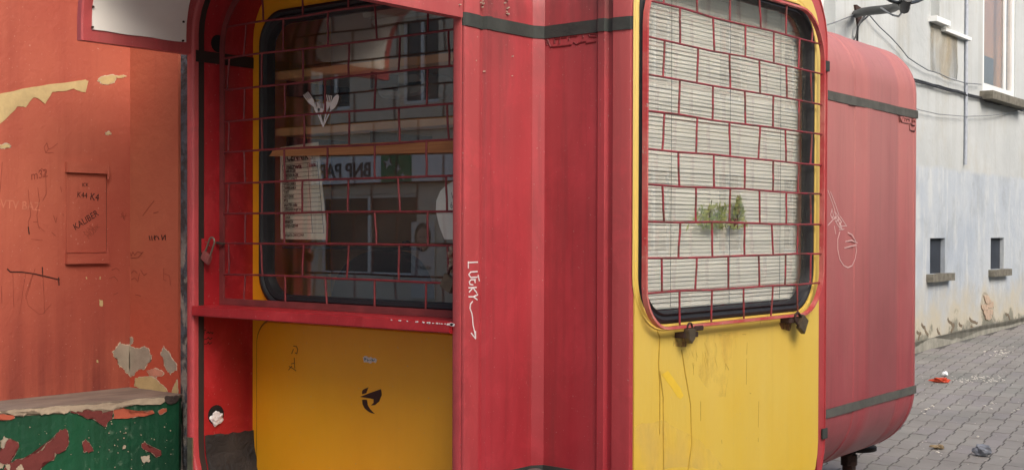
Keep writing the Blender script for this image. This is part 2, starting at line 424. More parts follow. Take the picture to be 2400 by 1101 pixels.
# seam strip along the lining at the hatch side, and the black base sheet
for sgn in (-1, 1):
    x = sgn*.695
    box('lining_strip', (min(x, x-sgn*.004), -LEN+.008, ZU-.026), (max(x, x-sgn*.004), -LEN+DEPA, ZU+.020), STRAPIN, kiosk)
    rb = RC-.055; bm = bmesh.new(); prev = None; rnd_ = random.Random(3)
    for i_ in range(9):
        row = []
        for k in range(13):
            y = -LEN+.05+(DEPA-.05)*k/12
            if i_ == 0: xx, zz = .6945, .615+rnd_.uniform(-.004, .004)-.01*k/12
            else:
                t = R(75*(i_-1)/7); xx, zz = (HW-RC)+(rb-.0005)*math.cos(t), ZL-(rb-.0005)*math.sin(t)
            nx_, nz_ = (1, 0) if i_ == 0 else (math.cos(t), -math.sin(t))
            row.append((bm.verts.new((sgn*(xx-.007*nx_), y, zz-.007*nz_)), bm.verts.new((sgn*(xx+.0*nx_), y, zz))))
        if prev:
            for k in range(12):
                bm.faces.new((prev[k][0], prev[k+1][0], row[k+1][0], row[k][0]))
        else:
            for k in range(12): bm.faces.new((row[k][0], row[k+1][0], row[k+1][1], row[k][1]))
        prev = row
    finish(bm, 'base_sheet', TAR, kiosk)
slab('metal_strip', FA, [(-.722, ZB+.2), (-.692, ZB+.2), (-.692, .612), (-.722, .612)], .005, .012, METAL, kiosk)
# round holes in the left lining, the lower one stuffed with paper
FL = Frame((-.695, 0, 0), (0, 1, 0), (1, 0, 0))
for (px, py, nm) in ((511, 103, 'hole'), (506, 971, 'hole')):
    a, b = FL.at(px, py); n = 20
    rad = .036 if py < 500 else .040
    c0 = [(a+rad*math.cos(2*math.pi*i/n), b+rad*math.sin(2*math.pi*i/n)) for i in range(n)]
    c1 = [(a+rad*.9*math.cos(2*math.pi*i/n), b+rad*.9*math.sin(2*math.pi*i/n)) for i in range(n)]
    loft('hole', FL, [(c0, 0), (c0, .0015), (c1, .0016), (c1, .0006)], DARK, kiosk, cap1=True)
HOLE2 = FL.at(506, 975)
# counter
cz0, cz1 = 1.103, 1.1425
bm = bmesh.new()
slab('', FA, rect(-.694, .700, cz0, cz1), -DEPA+.001, .014, None, bm=bm)
bmesh.ops.bevel(bm, geom=[e for e in bm.edges if abs(e.verts[0].co.y+LEN+.014) < .002 and abs(e.verts[1].co.y+LEN+.014) < .002], offset=.004, segments=2, affect='EDGES')
finish(bm, 'counter', REDIN, kiosk, True)
bm = bmesh.new(); rnd = random.Random(4)
for px in [918, 936, 938, 955, 975, 978, 992, 1003, 1006, 1015, 1024, 1030, 1036, 1043, 1050, 1057, 1060]:
    a, b = FA.at(px, 749+(px-918)*.075, .014); s = rnd.uniform(.002, .0045)*(1.6 if px > 1045 else 1)
    slab('', FA, jag([(a-s*1.6, b-s*.6), (a+s, b-s), (a+s*1.7, b+s*.4), (a-s*.5, b+s*.7)], s*.4, 1, seed=px), .0142, .0152, None, bm=bm)
finish(bm, 'paint_chips', CHALK, kiosk)['kind'] = 'stuff'

# --- hood over the hatch: two cheeks, roof and fascia
HD = .50
bm = bmesh.new()
def open_loop(lp):    # drop the bottom edge: start at bottom right, go up and over to bottom left
    n = len(lp)//4
    return lp[n:n*4]+lp[0:1]
def upath(k, z0):
    pts = [(HW-k, z0)]
    for i in range(9):
        t = R(90*i/8); pts.append((HW-RT_+(RT_-k)*math.cos(t), ZUS+(RT_-k)*math.sin(t)))
    for i in range(9):
        t = R(90+90*i/8); pts.append((-HW+RT_+(RT_-k)*math.cos(t), ZUS+(RT_-k)*math.sin(t)))
    pts.append((-HW+k, z0)); return pts
z0h = ZU+.003
oo, ii = upath(.004, z0h), upath(.042, z0h)
sec = [[(p, w_) for p in pp] for pp, w_ in ((oo, .006), (oo, HD-.012), (upath(.010, z0h), HD), (upath(.036, z0h), HD), (ii, HD-.006), (ii, .006))]
V = [[bm.verts.new(FA.p(p[0], p[1], w_)) for p, w_ in s] for s in sec]
K = len(V)
for i in range(K):
    A_, B_ = V[i], V[(i+1) % K]
    for j in range(len(A_)-1): bm.faces.new((A_[j], A_[j+1], B_[j+1], B_[j]))
for j in (0, -1): bm.faces.new([V[i][j] for i in range(K)])
finish(bm, 'hood', REDRIM, kiosk, True, 35)
FLC = Frame((-HW+.042, 0, 0), (0, 1, 0), (1, 0, 0))
pts = pxl(FLC, [(215, 72), (435, 107)]) ; aL = pts[0][0]; aR = pts[1][0]; zb = ZU+.042
bp = [(aL, zb), (aR, zb)]+[(aR-.004, zb+.10), (aR-.010, zb+.14), (aR-.03, zb+.19), (aR-.06, zb+.23)]+[(aL+.04, zb+.23), (aL, zb+.2)]
Fb = Frame((-HW+.042, 0, 0), (0, 1, 0), (1, 0, 0))
bm = bmesh.new(); NB = 10; rad_ = RT_-.042
def bpt(y, z, off):
    if z < ZUS: return Vector((-HW+.042+off, y, z))
    t = math.asin(min((z-ZUS)/rad_, .98)); return Vector((-(HW-RT_)-(rad_-off)*math.cos(t), y, ZUS+(rad_-off)*math.sin(t)))
t0_, t1_ = ZU+.046, ZUS+.20; rowsb = []
for i_ in range(NB+1):
    t = t0_+(t1_-t0_)*i_/NB; yr = aR-.0-(.02*(max(i_-3, 0)/7)**2)+random.uniform(-.001, .001); z_ = .0018*math.sin(i_*2.2)
    rowsb.append([bm.verts.new(bpt(aL+(yr-aL)*k/8, t+(.0015*math.sin(k*1.7) if i_ == 0 else 0), o_)) for o_ in (.0008, .005) for k in range(9)])
for i_ in range(NB):
    A_, B_ = rowsb[i_], rowsb[i_+1]
    for k in range(8):
        bm.faces.new((A_[k], A_[k+1], B_[k+1], B_[k])); bm.faces.new((A_[9+k], A_[10+k], B_[10+k], B_[9+k]))
    bm.faces.new((A_[0], B_[0], B_[9], A_[9])); bm.faces.new((A_[8], B_[8], B_[17], A_[17]))
for rw_ in (rowsb[0], rowsb[-1]):
    for k in range(8): bm.faces.new((rw_[k], rw_[k+1], rw_[10+k], rw_[9+k]))
finish(bm, 'sign_board', WHITE, kiosk, True, 50)
for (px, py) in ((218, 16), (218, 64), (430, 51), (430, 96)):
    a, b = Fb.at(px, py, .01); tube('screw', [bpt(a, b, .004), bpt(a, b, .010)], .0046, RUST, kiosk, 8)
bm = bmesh.new(); rnd = random.Random(9)
for (x0, y0, nn) in ((890, 1, 1), (1075, 44, 1), (1075, 18, 1), (1132, 10, 7), (1140, 4, 3), (1188, 6, 5), (1190, 25, 4), (1192, 40, 4), (1112, 58, 3), (1115, 86, 1), (1114, 145, 1), (1205, 133, 1), (1205, 176, 1), (1134, 175, 1), (1262, 10, 4), (1262, 30, 3)):
    for _ in range(nn):
        a, b = FSA.at(x0+rnd.uniform(-4, 4), y0+rnd.uniform(-8, 8)); s = rnd.uniform(.0012, .0028)
        if b < ZU-.02 or b > ZU+.03: slab('', FSA, [(a-s, b-s), (a+s, b-s*.7), (a+s*.8, b+s), (a-s*.6, b+s*.8)], -.006, .0045 if x0 < 1100 else .0012, None, bm=bm)
finish(bm, 'paint_chips', plain('bare_filler', srgb(200, 178, 158)), kiosk)['kind'] = 'stuff'

# --- grille over the hatch
def grille(F, w, rowz, sets, xr, frame_loops, rod, parent_label, first_set, extra_top=True, skip=(), fm=None, bmt=None):
    fm = fm or BFRAME; bmt = bmt or BARS
    g = loft('window_grille', F, frame_loops, fm, kiosk, closed=True, angle=50)
    g['label'] = parent_label
    rnd = random.Random(int(rod*1e5))
    def barv(p0, p1, r):
        mid = [tuple(p0[i]+(p1[i]-p0[i])*t+((rnd.uniform(-.0022, .0022)) if 0 < t < 1 else 0)*(1 if i < 2 else 0) for i in range(2)) for t in (0, .35, .7, 1)]
        tube('bar', [F.p(a, b, w) for a, b in mid], r, bmt, g, 6)
    for k, z in enumerate(rowz):
        x0, x1 = xr(z)
        n = 6; pts = [(x0+(x1-x0)*t/n, z+rnd.uniform(-.003, .003)*(0 < t < n)) for t in range(n+1)]
        tube('bar', [F.p(a, b, w+.0) for a, b in pts], rod, bmt, g, 6)
    zs = sorted(rowz)
    lim = [WLO]+zs+[WHI]
    for i in range(len(lim)-1):
        st = sets[(i+first_set) % 2]
        for a in st:
            if (i, a) in skip: continue
            lo_, hi_ = lim[i], lim[i+1]
            x0, x1 = xr((lo_+hi_)/2)
            if not (x0+.02 < a < x1-.02): continue
            if i == len(lim)-2:
                x2, x3 = xr(hi_-.02)
                if not (x2+.01 < a < x3-.01): hi_ = lo_+.45*(hi_-lo_)
            barv((a+rnd.uniform(-.008, .008), lo_), (a+rnd.uniform(-.008, .008), hi_), rod*.95)
    return g
wga = -.128
RA = [2.404-.0, 2.272, 2.146, 2.018, 1.888, 1.763, 1.638, 1.514, 1.394, 1.266]
WLO, WHI = 1.155, 2.44
def fr_loops(a0, a1, b0, b1, r, t, w0, w1): 
    O = lambda k: rr(a0+k, a1-k, b0+k, b1-k, tuple(max(x-k, .001) for x in r), 8)
    return [(O(0), w0), (O(0), w1), (O(t), w1), (O(t), w0)]
fla = fr_loops(-.692, .692, 1.1435, 2.445, (.004, .004, .26, .26), .026, wga-.004, wga+.004)
SA = [-.64, -.43, -.19, .06, .325, .56]; SB_ = [-.535, -.297, -.056, .206, .46, .655]
def xra(z):
    if z < 2.19: return -.688, .688
    dz = min((z-2.185)/.26, 1); k = .26*(1-math.sqrt(max(1-dz*dz, 0))); return -.688+k, .688-k
grille(FA, wga, RA, (SB_, SA), xra, fla, .0042, 'brick-pattern steel bars behind the counter of the serving hatch', 0, fm=plain('dull_frame_paint', srgb(128, 56, 56), .6, .3, 12, .3), bmt=plain('dull_bar_paint', srgb(124, 42, 46), .55, .35, 30, .3))

# --- door arm: yellow panel, window, gasket
DB0 = .004
OUT_B = rr(-.730, .660, ZB+.05, ZT-.075, RAD(.07), 8)
WB = dict(a0=-.720, a1=.598, b0=FB.at(1600, 755, .01)[1], b1=2.372)
HOLE_B = rr(WB['a0']+.02, WB['a1']-.02, WB['b0']+.02, WB['b1']-.02, .15, 8)
loft('door_panel', FB, [(OUT_B, DB0), (HOLE_B, DB0), (HOLE_B, DB0-.03), (OUT_B, DB0-.03)], YEL, kiosk, closed=True)
gasket(FB, WB, DB0, .006, .043, r=.17)
slab('window_pane', FB, rr(WB['a0']+.034, WB['a1']-.034, WB['b0']+.034, WB['b1']-.034, .14), DB0-.018, DB0-.014, GLASS, kiosk)
# raised flange ring round the window on the yellow door (right side seen as a bright double edge)
K_ = lambda k: rr(WB['a0']-k, WB['a1']+k, WB['b0']-k, WB['b1']+k, .17+k, 10)
loft('window_surround', FB, [(K_(.001), DB0), (K_(.001), DB0+.008), (K_(.008), DB0+.009), (K_(.014), DB0+.003), (K_(.020), DB0+.005), (K_(.024), DB0)], YEL, kiosk, closed=True, angle=50)
wgb = .034
RB = [FB.at(1718, y, wgb)[1] for y in (52, 129, 209.6, 287, 367.8, 443, 522.5, 599.7, 675)]
TA = [FB.at(x, 500, wgb)[0] for x in (1554, 1632, 1709, 1779, 1841, 1900)]; TB = [FB.at(x, 500, wgb)[0] for x in (1592, 1671, 1746, 1810.5, 1870)]
gb0 = FB.at(1603, 766, .042)[1]; gb1 = FB.at(1870, 13, .042)[1]; ga1 = FB.at(1931, 500, .042)[0]; ga0 = -.722
WLO, WHI = gb0+.008, gb1-.005
flb = fr_loops(ga0, ga1, gb0-.004, gb1, (.15, .19, .21, .21), .009, .027, .046)
def xrb(z):
    a0, a1 = ga0+.006, ga1-.006; zc_ = gb1-.21
    if z > zc_: dz = min((z-zc_)/.21, 1); k = .21*(1-math.sqrt(max(1-dz*dz, 0))); return a0+k, a1-k
    return a0, a1
grille(FB, wgb, RB, (TB, TA), xrb, flb, .0041, 'brick-pattern steel bars in a rounded flat-bar frame over the yellow door', 0)

# --- blind behind the door window
ZBL = FB.at(1530, 722, -.06)[1]
blind = thing('venetian_blind', 'white venetian blind with bent slats behind the glass of the yellow door', 'blind', (LEN-.06, 0, ZBL))
def slat_mesh(i, rn):
    bm = bmesh.new(); n = 10; V = []
    ph = rn.uniform(0, 6); am = rn.uniform(.0006, .0022)
    for s in range(n+1):
        y = -.66+1.325*s/n; row = []
        dzz = am*math.sin(ph+y*7)
        for (xx, zz) in ((-.002, .0092), (.0005, .0035), (.0028, -.003), (.0042, -.0088), (.0032, -.0091), (.0018, -.003), (-.0005, .0035), (-.003, .0090)):
            row.append(bm.verts.new((xx, y, zz+dzz)))
        V.append(row)
    for s in range(n):
        for k in range(8): bm.faces.new((V[s][k], V[s][(k+1) % 8], V[s+1][(k+1) % 8], V[s+1][k]))
    bm.faces.new(V[0]); bm.faces.new(V[-1])
    bmesh.ops.recalc_face_normals(bm, faces=bm.faces)
    me = bpy.data.meshes.new('slat'); bm.to_mesh(me); bm.free(); me.materials.append(BLIND)
    for p in me.polygons: p.use_smooth = True
    me.set_sharp_from_angle(angle=R(50))
    return me
rn = random.Random(3); smesh = [slat_mesh(i, rn) for i in range(12)]
nsl = 84
for i in range(nsl):
    o = bpy.data.objects.new('slat', rn.choice(smesh)); COL.objects.link(o); o.parent = blind
    o.location = (0, 0, .012+i*.01465+rn.uniform(-.0006, .0006)); o.rotation_euler = (rn.uniform(-.0018, .0018), rn.uniform(-.10, .12), 0)
    if rn.random() < .06: o.rotation_euler = (rn.uniform(-.006, .006), rn.uniform(-.3, .3), 0)
box('bottom_rail', (LEN-.068, -.66, ZBL-.006), (LEN-.052, .665, ZBL+.004), BLIND, blind, .002)
for y in (-.42, 0, .41):
    tube('cord', [(LEN-.049, y, ZBL), (LEN-.048, y+.001, 1.8), (LEN-.049, y, 2.38)], .0011, GREYCABLE, blind, 5)

# --- hasps and padlocks
def padlock(loc_frame, a, b, w, size, rot, mat, matsh, label, shl=1.0, tilt=0, hex_=False):
    p0 = loc_frame.p(a, b, w); t = thing('padlock', label, 'padlock', tuple(p0))
    t.location = p0; bpy.context.view_layer.update()
    c, s_ = math.cos(rot), math.sin(rot); F = loc_frame
    def q(x, y, z=0):
        y2 = y*math.cos(tilt)-z*math.sin(tilt); z2 = y*math.sin(tilt)+z*math.cos(tilt)
        return F.p(a+x*c-y2*s_, b+x*s_+y2*c, w+z2)
    W, H, D = size
    bm = bmesh.new()
    if hex_: prof = [(-W/2, 0), (-W*.42, -H*.7), (0, -H*1.05), (W*.42, -H*.7), (W/2, 0), (W*.3, H*.08), (-W*.3, H*.08)]
    else: prof = [(-W/2, 0), (-W/2, -H), (W/2, -H), (W/2, 0)]
    A = [bm.verts.new(q(x, y, -D/2)) for x, y in prof]; B = [bm.verts.new(q(x, y, D/2)) for x, y in prof]
    n = len(A)
    for j in range(n): bm.faces.new((A[j], A[(j+1) % n], B[(j+1) % n], B[j]))
    bm.faces.new(A); bm.faces.new(B)
    bmesh.ops.bevel(bm, geom=bm.edges[:], offset=.0025, segments=2, affect='EDGES')
    finish(bm, 'body', mat, t, True)
    r = W*.33; h = W*.55*shl
    pts = [q(-r, -.004), q(-r, h)]+[q(-r*math.cos(R(180*i/8)), h+r*math.sin(R(180*i/8))) for i in range(1, 8)]+[q(r, h), q(r, -.004)]
    tube('shackle', pts, W*.075, matsh, t, 8)
    return t
FGA = Frame((0, -LEN, 0), (1, 0, 0), (0, -1, 0))
a, b = FL.at(487, 594, .035); P_ = FL.p(a, b, .035); FPK = Frame((0, P_.y, 0), (1, 0, 0), (0, -1, 0))
padlock(FPK, P_.x, P_.z, 0, (.052, .038, .016), R(-28), LOCKR, METAL, 'red-brown padlock with a long bare steel shackle hanging left of the serving window', 1.9)
a, b = FA.at(1058, 648, -.10)
padlock(FA, a, b, -.10, (.056, .052, .02), R(-28), LOCKD, RUST, 'dark padlock half hidden behind the right edge of the serving window', .6)
bm = bmesh.new(); rnd = random.Random(2)
a, b = FA.at(1058, 615, -.12)
pts = [(a+rnd.uniform(-.012, .014), b-.03+.08*i/9, rnd.uniform(-.012, .012)) for i in range(10)]
tube_bm(bm, [FA.p(x, y, -.115+z) for x, y, z in pts], [.007+.004*random.random() for _ in pts], 6)
tag(finish(bm, 'tied_rag', plain('dirty_cloth', srgb(150, 130, 112), .9, .4, 40, .5), None, True), 'dirty rag knotted round the bars above the half hidden padlock', 'rag')
a, b = FB.at(1618, 772, .05)
padlock(FB, a, b, .048, (.050, .048, .022), R(0), LOCKD, RUST, 'dark shield-shaped padlock under the left bottom corner of the yellow door grille', .25, hex_=True)
a, b = FB.at(1872, 752, .05)
padlock(FB, a+.01, b, .050, (.064, .052, .020), R(58), LOCKD, RUST, 'dark square padlock hanging tilted under the right bottom corner of the yellow door grille', .7)
def hasp(px0, px1, py, label):
    a0, b0 = FB.at(px0, py, 0); a1, b1 = FB.at(px1, py, 0)
    h = box('hasp', (LEN+DB0+.001, a0, b0-.014), (LEN+.045, a1, b0+.006), RUST, kiosk, .002)
    return h
hasp(1578, 1612, 782, ''); hasp(1826, 1862, 748, '')
box('hasp', (LEN+.006, FB.at(1600, 768)[0], 1.094), (LEN+.050, FB.at(1622, 768)[0], 1.112), RUST, kiosk, .003)
a, b = FL.at(478, 575, .001)
slab('hasp_plate', FL, rect(a-.012, a+.06, b-.028, b+.028), .0005, .004, REDIN, kiosk)
for dx, dy in ((.006, .014), (.024, 0), (.004, -.016)):
    tube('screw', [FL.p(a+dx, b+dy, .003), FL.p(a+dx, b+dy, .007)], .003, METAL, kiosk, 6)
a, b = FA.at(522, 572, -.125)
tube('hasp_eye', [FA.p(a-.03, b+.004, -.12), FA.p(a-.005, b+.006, -.10), FA.p(a+.02, b, -.12)], .006, RUST, kiosk, 6)

# --- writing and marks on the kiosk
def letters(F, lst, w=0): return [pxl(F, l, w) for l in lst]
LUCKY = [[(1097, 615), (1119, 614)], [(1097, 613), (1097, 628)],
         [(1118, 636), (1103, 637), (1098, 643), (1103, 650), (1118, 649)],
         [(1114, 655), (1104, 655), (1099, 660), (1101, 666), (1108, 667)], [(1112, 656), (1113, 662)], [(1120, 645), (1123, 658)],
         [(1116, 673), (1098, 674)], [(1108, 674), (1117, 686)], [(1108, 674), (1099, 684)],
         [(1119, 690), (1109, 695), (1098, 695)], [(1109, 695), (1118, 702)],
         [(1107, 706), (1102, 712), (1101, 722), (1105, 733), (1107, 744), (1108, 760), (1112, 778), (1114, 790)], [(1104, 780), (1114, 793), (1114, 776)]]
FSA1 = Frame((HW, 0, 0), (0, 1, 0), (1, 0, 0))
o = strokes('graffiti', FSA1, letters(FSA1, LUCKY), .0044, CHALK, kiosk, .0006); o['label'] = 'white marker writing LUCKY with a wavy arrow'
NI = lambda X0, Y0, k: [[(X0+p[0]*k, Y0+p[1]*k) for p in l] for l in
      [[(520, 390), (600, 600)], [(500, 400), (505, 560)], [(600, 610), (900, 590), (1200, 550)], [(720, 380), (720, 510)], [(720, 380), (860, 365)], [(900, 350), (1060, 335)], [(860, 405), (860, 530)],
       [(1130, 330), (1130, 430)], [(1160, 320), (1350, 300)], [(1250, 480), (1350, 540), (1450, 480), (1610, 455)], [(1520, 275), (1525, 350)],
       [(1690, 245), (1895, 228), (1895, 335), (1710, 320), (1690, 245)], [(1600, 510), (1700, 490), (1890, 460)]]]
bm = bmesh.new()
for l in letters(FSB, NI(1240, 60, 1/12), -.007):
    for i in range(len(l)-1): tube_bm(bm, [FSB.p(*l[i], -.007), FSB.p(*l[i+1], -.007)], .0035, 6)
finish(bm, 'embossed_lettering', plain('grimy_red', srgb(116, 34, 36), .6, .2), kiosk, True)
# black mark, torn sticker and smears on the mustard panel
FP = FA
mk = [[(849, 916), (852, 912), (864, 907), (861, 914), (859, 920), (849, 923)], [(844, 929), (893, 911), (895, 925), (889, 940), (880, 948), (870, 949), (876, 943), (876, 935), (869, 933)],
      [(849, 936), (860, 936), (862, 948), (868, 958), (879, 969), (866, 965), (855, 956), (850, 946)]]
wP = -DEPA+.012
bm = bmesh.new()
for pl in mk: slab('', FP, jag(pxl(FP, pl, wP), .0008, 1, seed=2), wP+.0003, wP+.001, None, bm=bm)
o = finish(bm, 'stencil_mark', BROWNINK, kiosk); o['label'] = 'black curved arrow-like mark'
st = thing('torn_sticker', 'small torn white sticker with blue scribble on the mustard panel under the counter', 'sticker')
sp_ = [(851, 836), (856, 833), (864, 837), (869, 835), (873, 839), (878, 837), (884, 842), (880, 850), (874, 847), (868, 851), (862, 848), (853, 848)]
slab('paper', FP, jag(pxl(FP, sp_, wP), .002, 2, seed=8), wP+.0003, wP+.0010, CHALK, st)
strokes('scribble', FP, letters(FP, [[(855, 838), (856, 845)], [(855, 838), (859, 840), (856, 842)], [(861, 840), (862, 845), (865, 843)], [(867, 843), (870, 843)], [(872, 841), (873, 846)], [(872, 841), (876, 845), (879, 842)]], wP), .0022, plain('blue_ink', srgb(60, 110, 120)), st, wP+.0011)
sm = [[(688, 810), (695, 811), (698, 818), (696, 828), (692, 826)], [(690, 838), (691, 862)], [(677, 866), (684, 857)], [(678, 858), (686, 862), (694, 868)], [(683, 852), (690, 850)], [(688, 818), (684, 828)]]
strokes('smear', FP, letters(FP, sm, wP), .0030, plain('brown_smear', srgb(110, 56, 24)), kiosk, wP+.0003)
strokes('scribble', FL, letters(FL, [[(475, 773), (482, 773)], [(478, 773), (478, 783), (475, 782)], [(484, 780), (488, 777), (490, 781), (494, 778), (498, 781), (499, 778)], [(476, 788), (476, 796), (482, 794)], [(484, 794), (488, 790), (492, 795), (497, 791)],
                                   [(475, 800), (475, 806), (482, 805)], [(484, 806), (488, 801), (491, 806), (496, 802)]]), .0035, BROWNINK, kiosk)
# drips, stains and scratches on the yellow door
drips = [[(1540, 775), (1546, 790), (1545, 815), (1543, 850), (1546, 900), (1546, 1016)], [(1546, 870), (1554, 930), (1555, 1101)], [(1597, 820), (1600, 835), (1605, 870), (1618, 945), (1621, 1040), (1615, 1080), (1612, 1101)]]
DRIP = plain('olive_drip', srgb(200, 160, 56), .6, .3, 30)
for dp in drips: strokes('drip_stain', FB, [pxl(FB, dp, DB0)], .0055, DRIP, kiosk, DB0+.0004)
bm = bmesh.new(); rnd = random.Random(12)
for i in range(16):
    x, y = rnd.uniform(1620, 1700), rnd.uniform(800, 860); l_ = rnd.uniform(5, 40); sk = rnd.uniform(0, .35)
    ribbon_bm(bm, FB, pxl(FB, [(x, y), (x+l_*sk*.6, y+l_*.6), (x+l_*sk, y+l_)], DB0), .0008, DB0+.0003, DB0+.0006)
for (x, y, x2, y2) in ((1751, 802, 1750, 830), (1750, 840, 1749, 900), (1778, 940, 1777, 1000), (1777, 1025, 1777, 1034), (1691, 1030, 1692, 1038), (1701, 852, 1708, 866), (1740, 783, 1748, 783), (1782, 752, 1781, 760), (1757, 920, 1760, 922), (1642, 940, 1642, 985)):
    ribbon_bm(bm, FB, pxl(FB, [(x, y), (x2, y2)], DB0), .0022, DB0+.0003, DB0+.0006)
o = finish(bm, 'scratches', plain('scratch_brown', srgb(190, 152, 66), .6, .3, 40), kiosk); o['kind'] = 'stuff'
def stainmat(name, c, amt, lo=.4, hi=.6, sc=9):
    k = M(name, .55); n_ = k.noise((1, 1, .5), sc, 5, .6, lo, hi, 0, amt); k.col(c); k.l(n_, k.b.inputs['Alpha']); return k.m
slab('paint_touch_up', FB, jag(pxl(FB, [(1550, 876), (1566, 868), (1592, 905), (1602, 925), (1596, 934), (1588, 930)], DB0), .003, 2, seed=3), DB0+.0003, DB0+.0006, YELIN if False else plain('fresh_yellow', srgb(240, 200, 62), .5, .06), kiosk)
for (x0, x1, y0, y1) in ((1565, 1612, 788, 812), (1826, 1856, 756, 775)):
    slab('rust_stain', FB, jag(pxl(FB, [(x0, y0), (x1, y0-3), (x1-4, y1), (x0+6, y1-4)], DB0), .006, 2, seed=x0), DB0+.0002, DB0+.0004, stainmat('rust_stain', srgb(176, 120, 70), .75), kiosk)

slab('grime_stain', FB, jag(pxl(FB, [(1600, 785), (1730, 775), (1720, 860), (1700, 930), (1650, 900), (1610, 860)], DB0), .02, 3, seed=9), DB0+.0001, DB0+.0003, stainmat('grime_smudge', srgb(214, 176, 98), .12, .46, .72, 14), kiosk)
slab('grime_stain', FB, jag(pxl(FB, [(1486, 1000), (1560, 985), (1640, 1030), (1700, 1101), (1480, 1101)], DB0), .02, 3, seed=10), DB0+.0001, DB0+.0003, stainmat('pale_smudge', srgb(236, 212, 140), .22, .42, .8, 6), kiosk)
# leafy plant squeezed between blind and glass
plt = thing('window_plant', 'small green leafy plant squeezed between the blind and the glass of the yellow door', 'plant')
bm = bmesh.new(); bm2 = bmesh.new(); rnd = random.Random(31)
for i in range(330):
    if i < 210: x, y = rnd.gauss(1672, 19), rnd.uniform(478, 533)
    else:
        y = rnd.uniform(462, 533); x = 1732+rnd.uniform(-1, 1)*(y-452)*.27
    if y < 500 and x < 1690 and rnd.random() < .5: continue
    w_ = -.018-rnd.random()*.022; a, b = FB.at(x, y, w_); l_ = rnd.uniform(.010, .022); th = rnd.uniform(0, math.pi); c_, s_2 = math.cos(th), math.sin(th); wd_ = l_*.35
    tgt = bm if rnd.random() < .7 else bm2
    vs3 = [tgt.verts.new(FB.p(a+c_*l_, b+s_2*l_, w_+.003)), tgt.verts.new(FB.p(a-s_2*wd_, b+c_*wd_, w_)), tgt.verts.new(FB.p(a-c_*l_, b-s_2*l_, w_-.003)), tgt.verts.new(FB.p(a+s_2*wd_, b-c_*wd_, w_))]
    tgt.faces.new(vs3)
finish(bm, 'foliage', plain('lime_leaf', srgb(198, 208, 128), .5, .3, 40), plt)['kind'] = 'stuff'
finish(bm2, 'foliage', plain('green_leaf', srgb(150, 172, 104), .5, .3, 40), plt)['kind'] = 'stuff'
for (x0_, x1_) in ((1668, 1660), (1730, 1728)): a, b = FB.at(x0_, 470, -.03); a2, b2 = FB.at(x1_, 535, -.03); tube('stem', [FB.p(a, b, -.03), FB.p(a2, b2, -.03)], .002, RUST, plt, 5)
a, b = FB.at(1722, 512, -.03); a2, b2 = FB.at(1724, 533, -.03); slab('pot', FB, [(a-.012, b), (a+.012, b), (a+.009, b2), (a-.009, b2)], -.045, -.02, plain('maroon_pot', srgb(120, 50, 60)), plt)

# --- things in and behind the hatch window
FW_ = Frame((0, -LEN+DEPA, 0), (1, 0, 0), (0, -1, 0))      # plane of the mustard panel
plank = thing('wooden_plank', 'raw pine plank laid across the serving window behind the bars', 'plank')
pp = pxl(FW_, [(632, 366), (640, 354), (664, 346), (1075, 325), (1075, 357), (664, 366)], .03)
slab('board', FW_, jag(pp[:3], .003, 2, False, 4)+pp[3:], .012, .034, WOOD, plank)
# price list, hanging just behind the glass
FG = Frame((0, -LEN+DEPA+.030, 0), (1, 0, 0), (0, -1, 0))
pl_ = thing('price_list', 'white hand-lettered price list headed CENNIK behind the hatch glass', 'price list')
TLc, TRc, BRc, BLc = pxl(FG, [(657, 346), (746, 333), (768, 562), (658, 560)])
slab('paper', FG, [BLc, BRc, TRc, TLc], -.001, .001, PAPER, pl_)
def pq(u, v):   # u, v 0..1 on the sheet, v from the top
    t = np.array(TLc)*(1-u)+np.array(TRc)*u; b_ = np.array(BLc)*(1-u)+np.array(BRc)*u
    return tuple(t*(1-v)+b_*v)
ln = []
v0, v1 = .20, .93; nr = 16
for i in range(nr+1):
    v = v0+(v1-v0)*i/nr; ln.append([pq(.06, v), pq(.94, v)])
for u in (.06, .70, .94): ln.append([pq(u, v0), pq(u, v1)])
ln += [[pq(.14, .04), pq(.82, .04)], [pq(.14, .165), pq(.82, .165)], [pq(.14, .04), pq(.14, .165)], [pq(.82, .04), pq(.82, .165)]]
strokes('table_lines', FG, ln, .0016, INK, pl_, .0012)
sl = math.atan2(TRc[1]-TLc[1], TRc[0]-TLc[0])*.55
def ptxt(nm, s, u, v, size, mat, sx=1.0, bold=.0006, shear=0): 
    a, b = pq(u, v); return text(nm, FG, s, a, b, size, mat, pl_, sl*.6, .0016, .0002, sx, bold=bold, shear=shear)
ptxt('heading', 'CENNIK', .17, .155, .044, INK, .82, .0012)
ptxt('column_heading', 'nazwa', .16, .245, .030, INK, 1.25, .0012); ptxt('column_heading', 'cena', .72, .24, .024, REDINK, .95, .0009)
rows = ['HAMBURGER', 'CHEESEBURGER', 'KNYSZA z KURCZ.', 'KNYSZA JARSKA', 'ZAPIEKANKA', 'TOST', 'HOT-DOG', 'PITA', 'SAŁATKA duża', 'CZEKOLADA na gorąco', 'CAPUCINO', 'KAWA', 'HERBATA', 'NAPOJE z LODÓW', 'SOK']
for i, s_ in enumerate(rows[:14]):
    v = v0+(v1-v0)*(i+1)/nr+.036
    ptxt('price_row', s_, .08, v, .0165, INK, .62 if len(s_) > 12 else .78, .0007, .1)
ptxt('price_row', 'HERBATA OWOCOWA', .08, .975, .0165, INK, .7, .0003, .1)
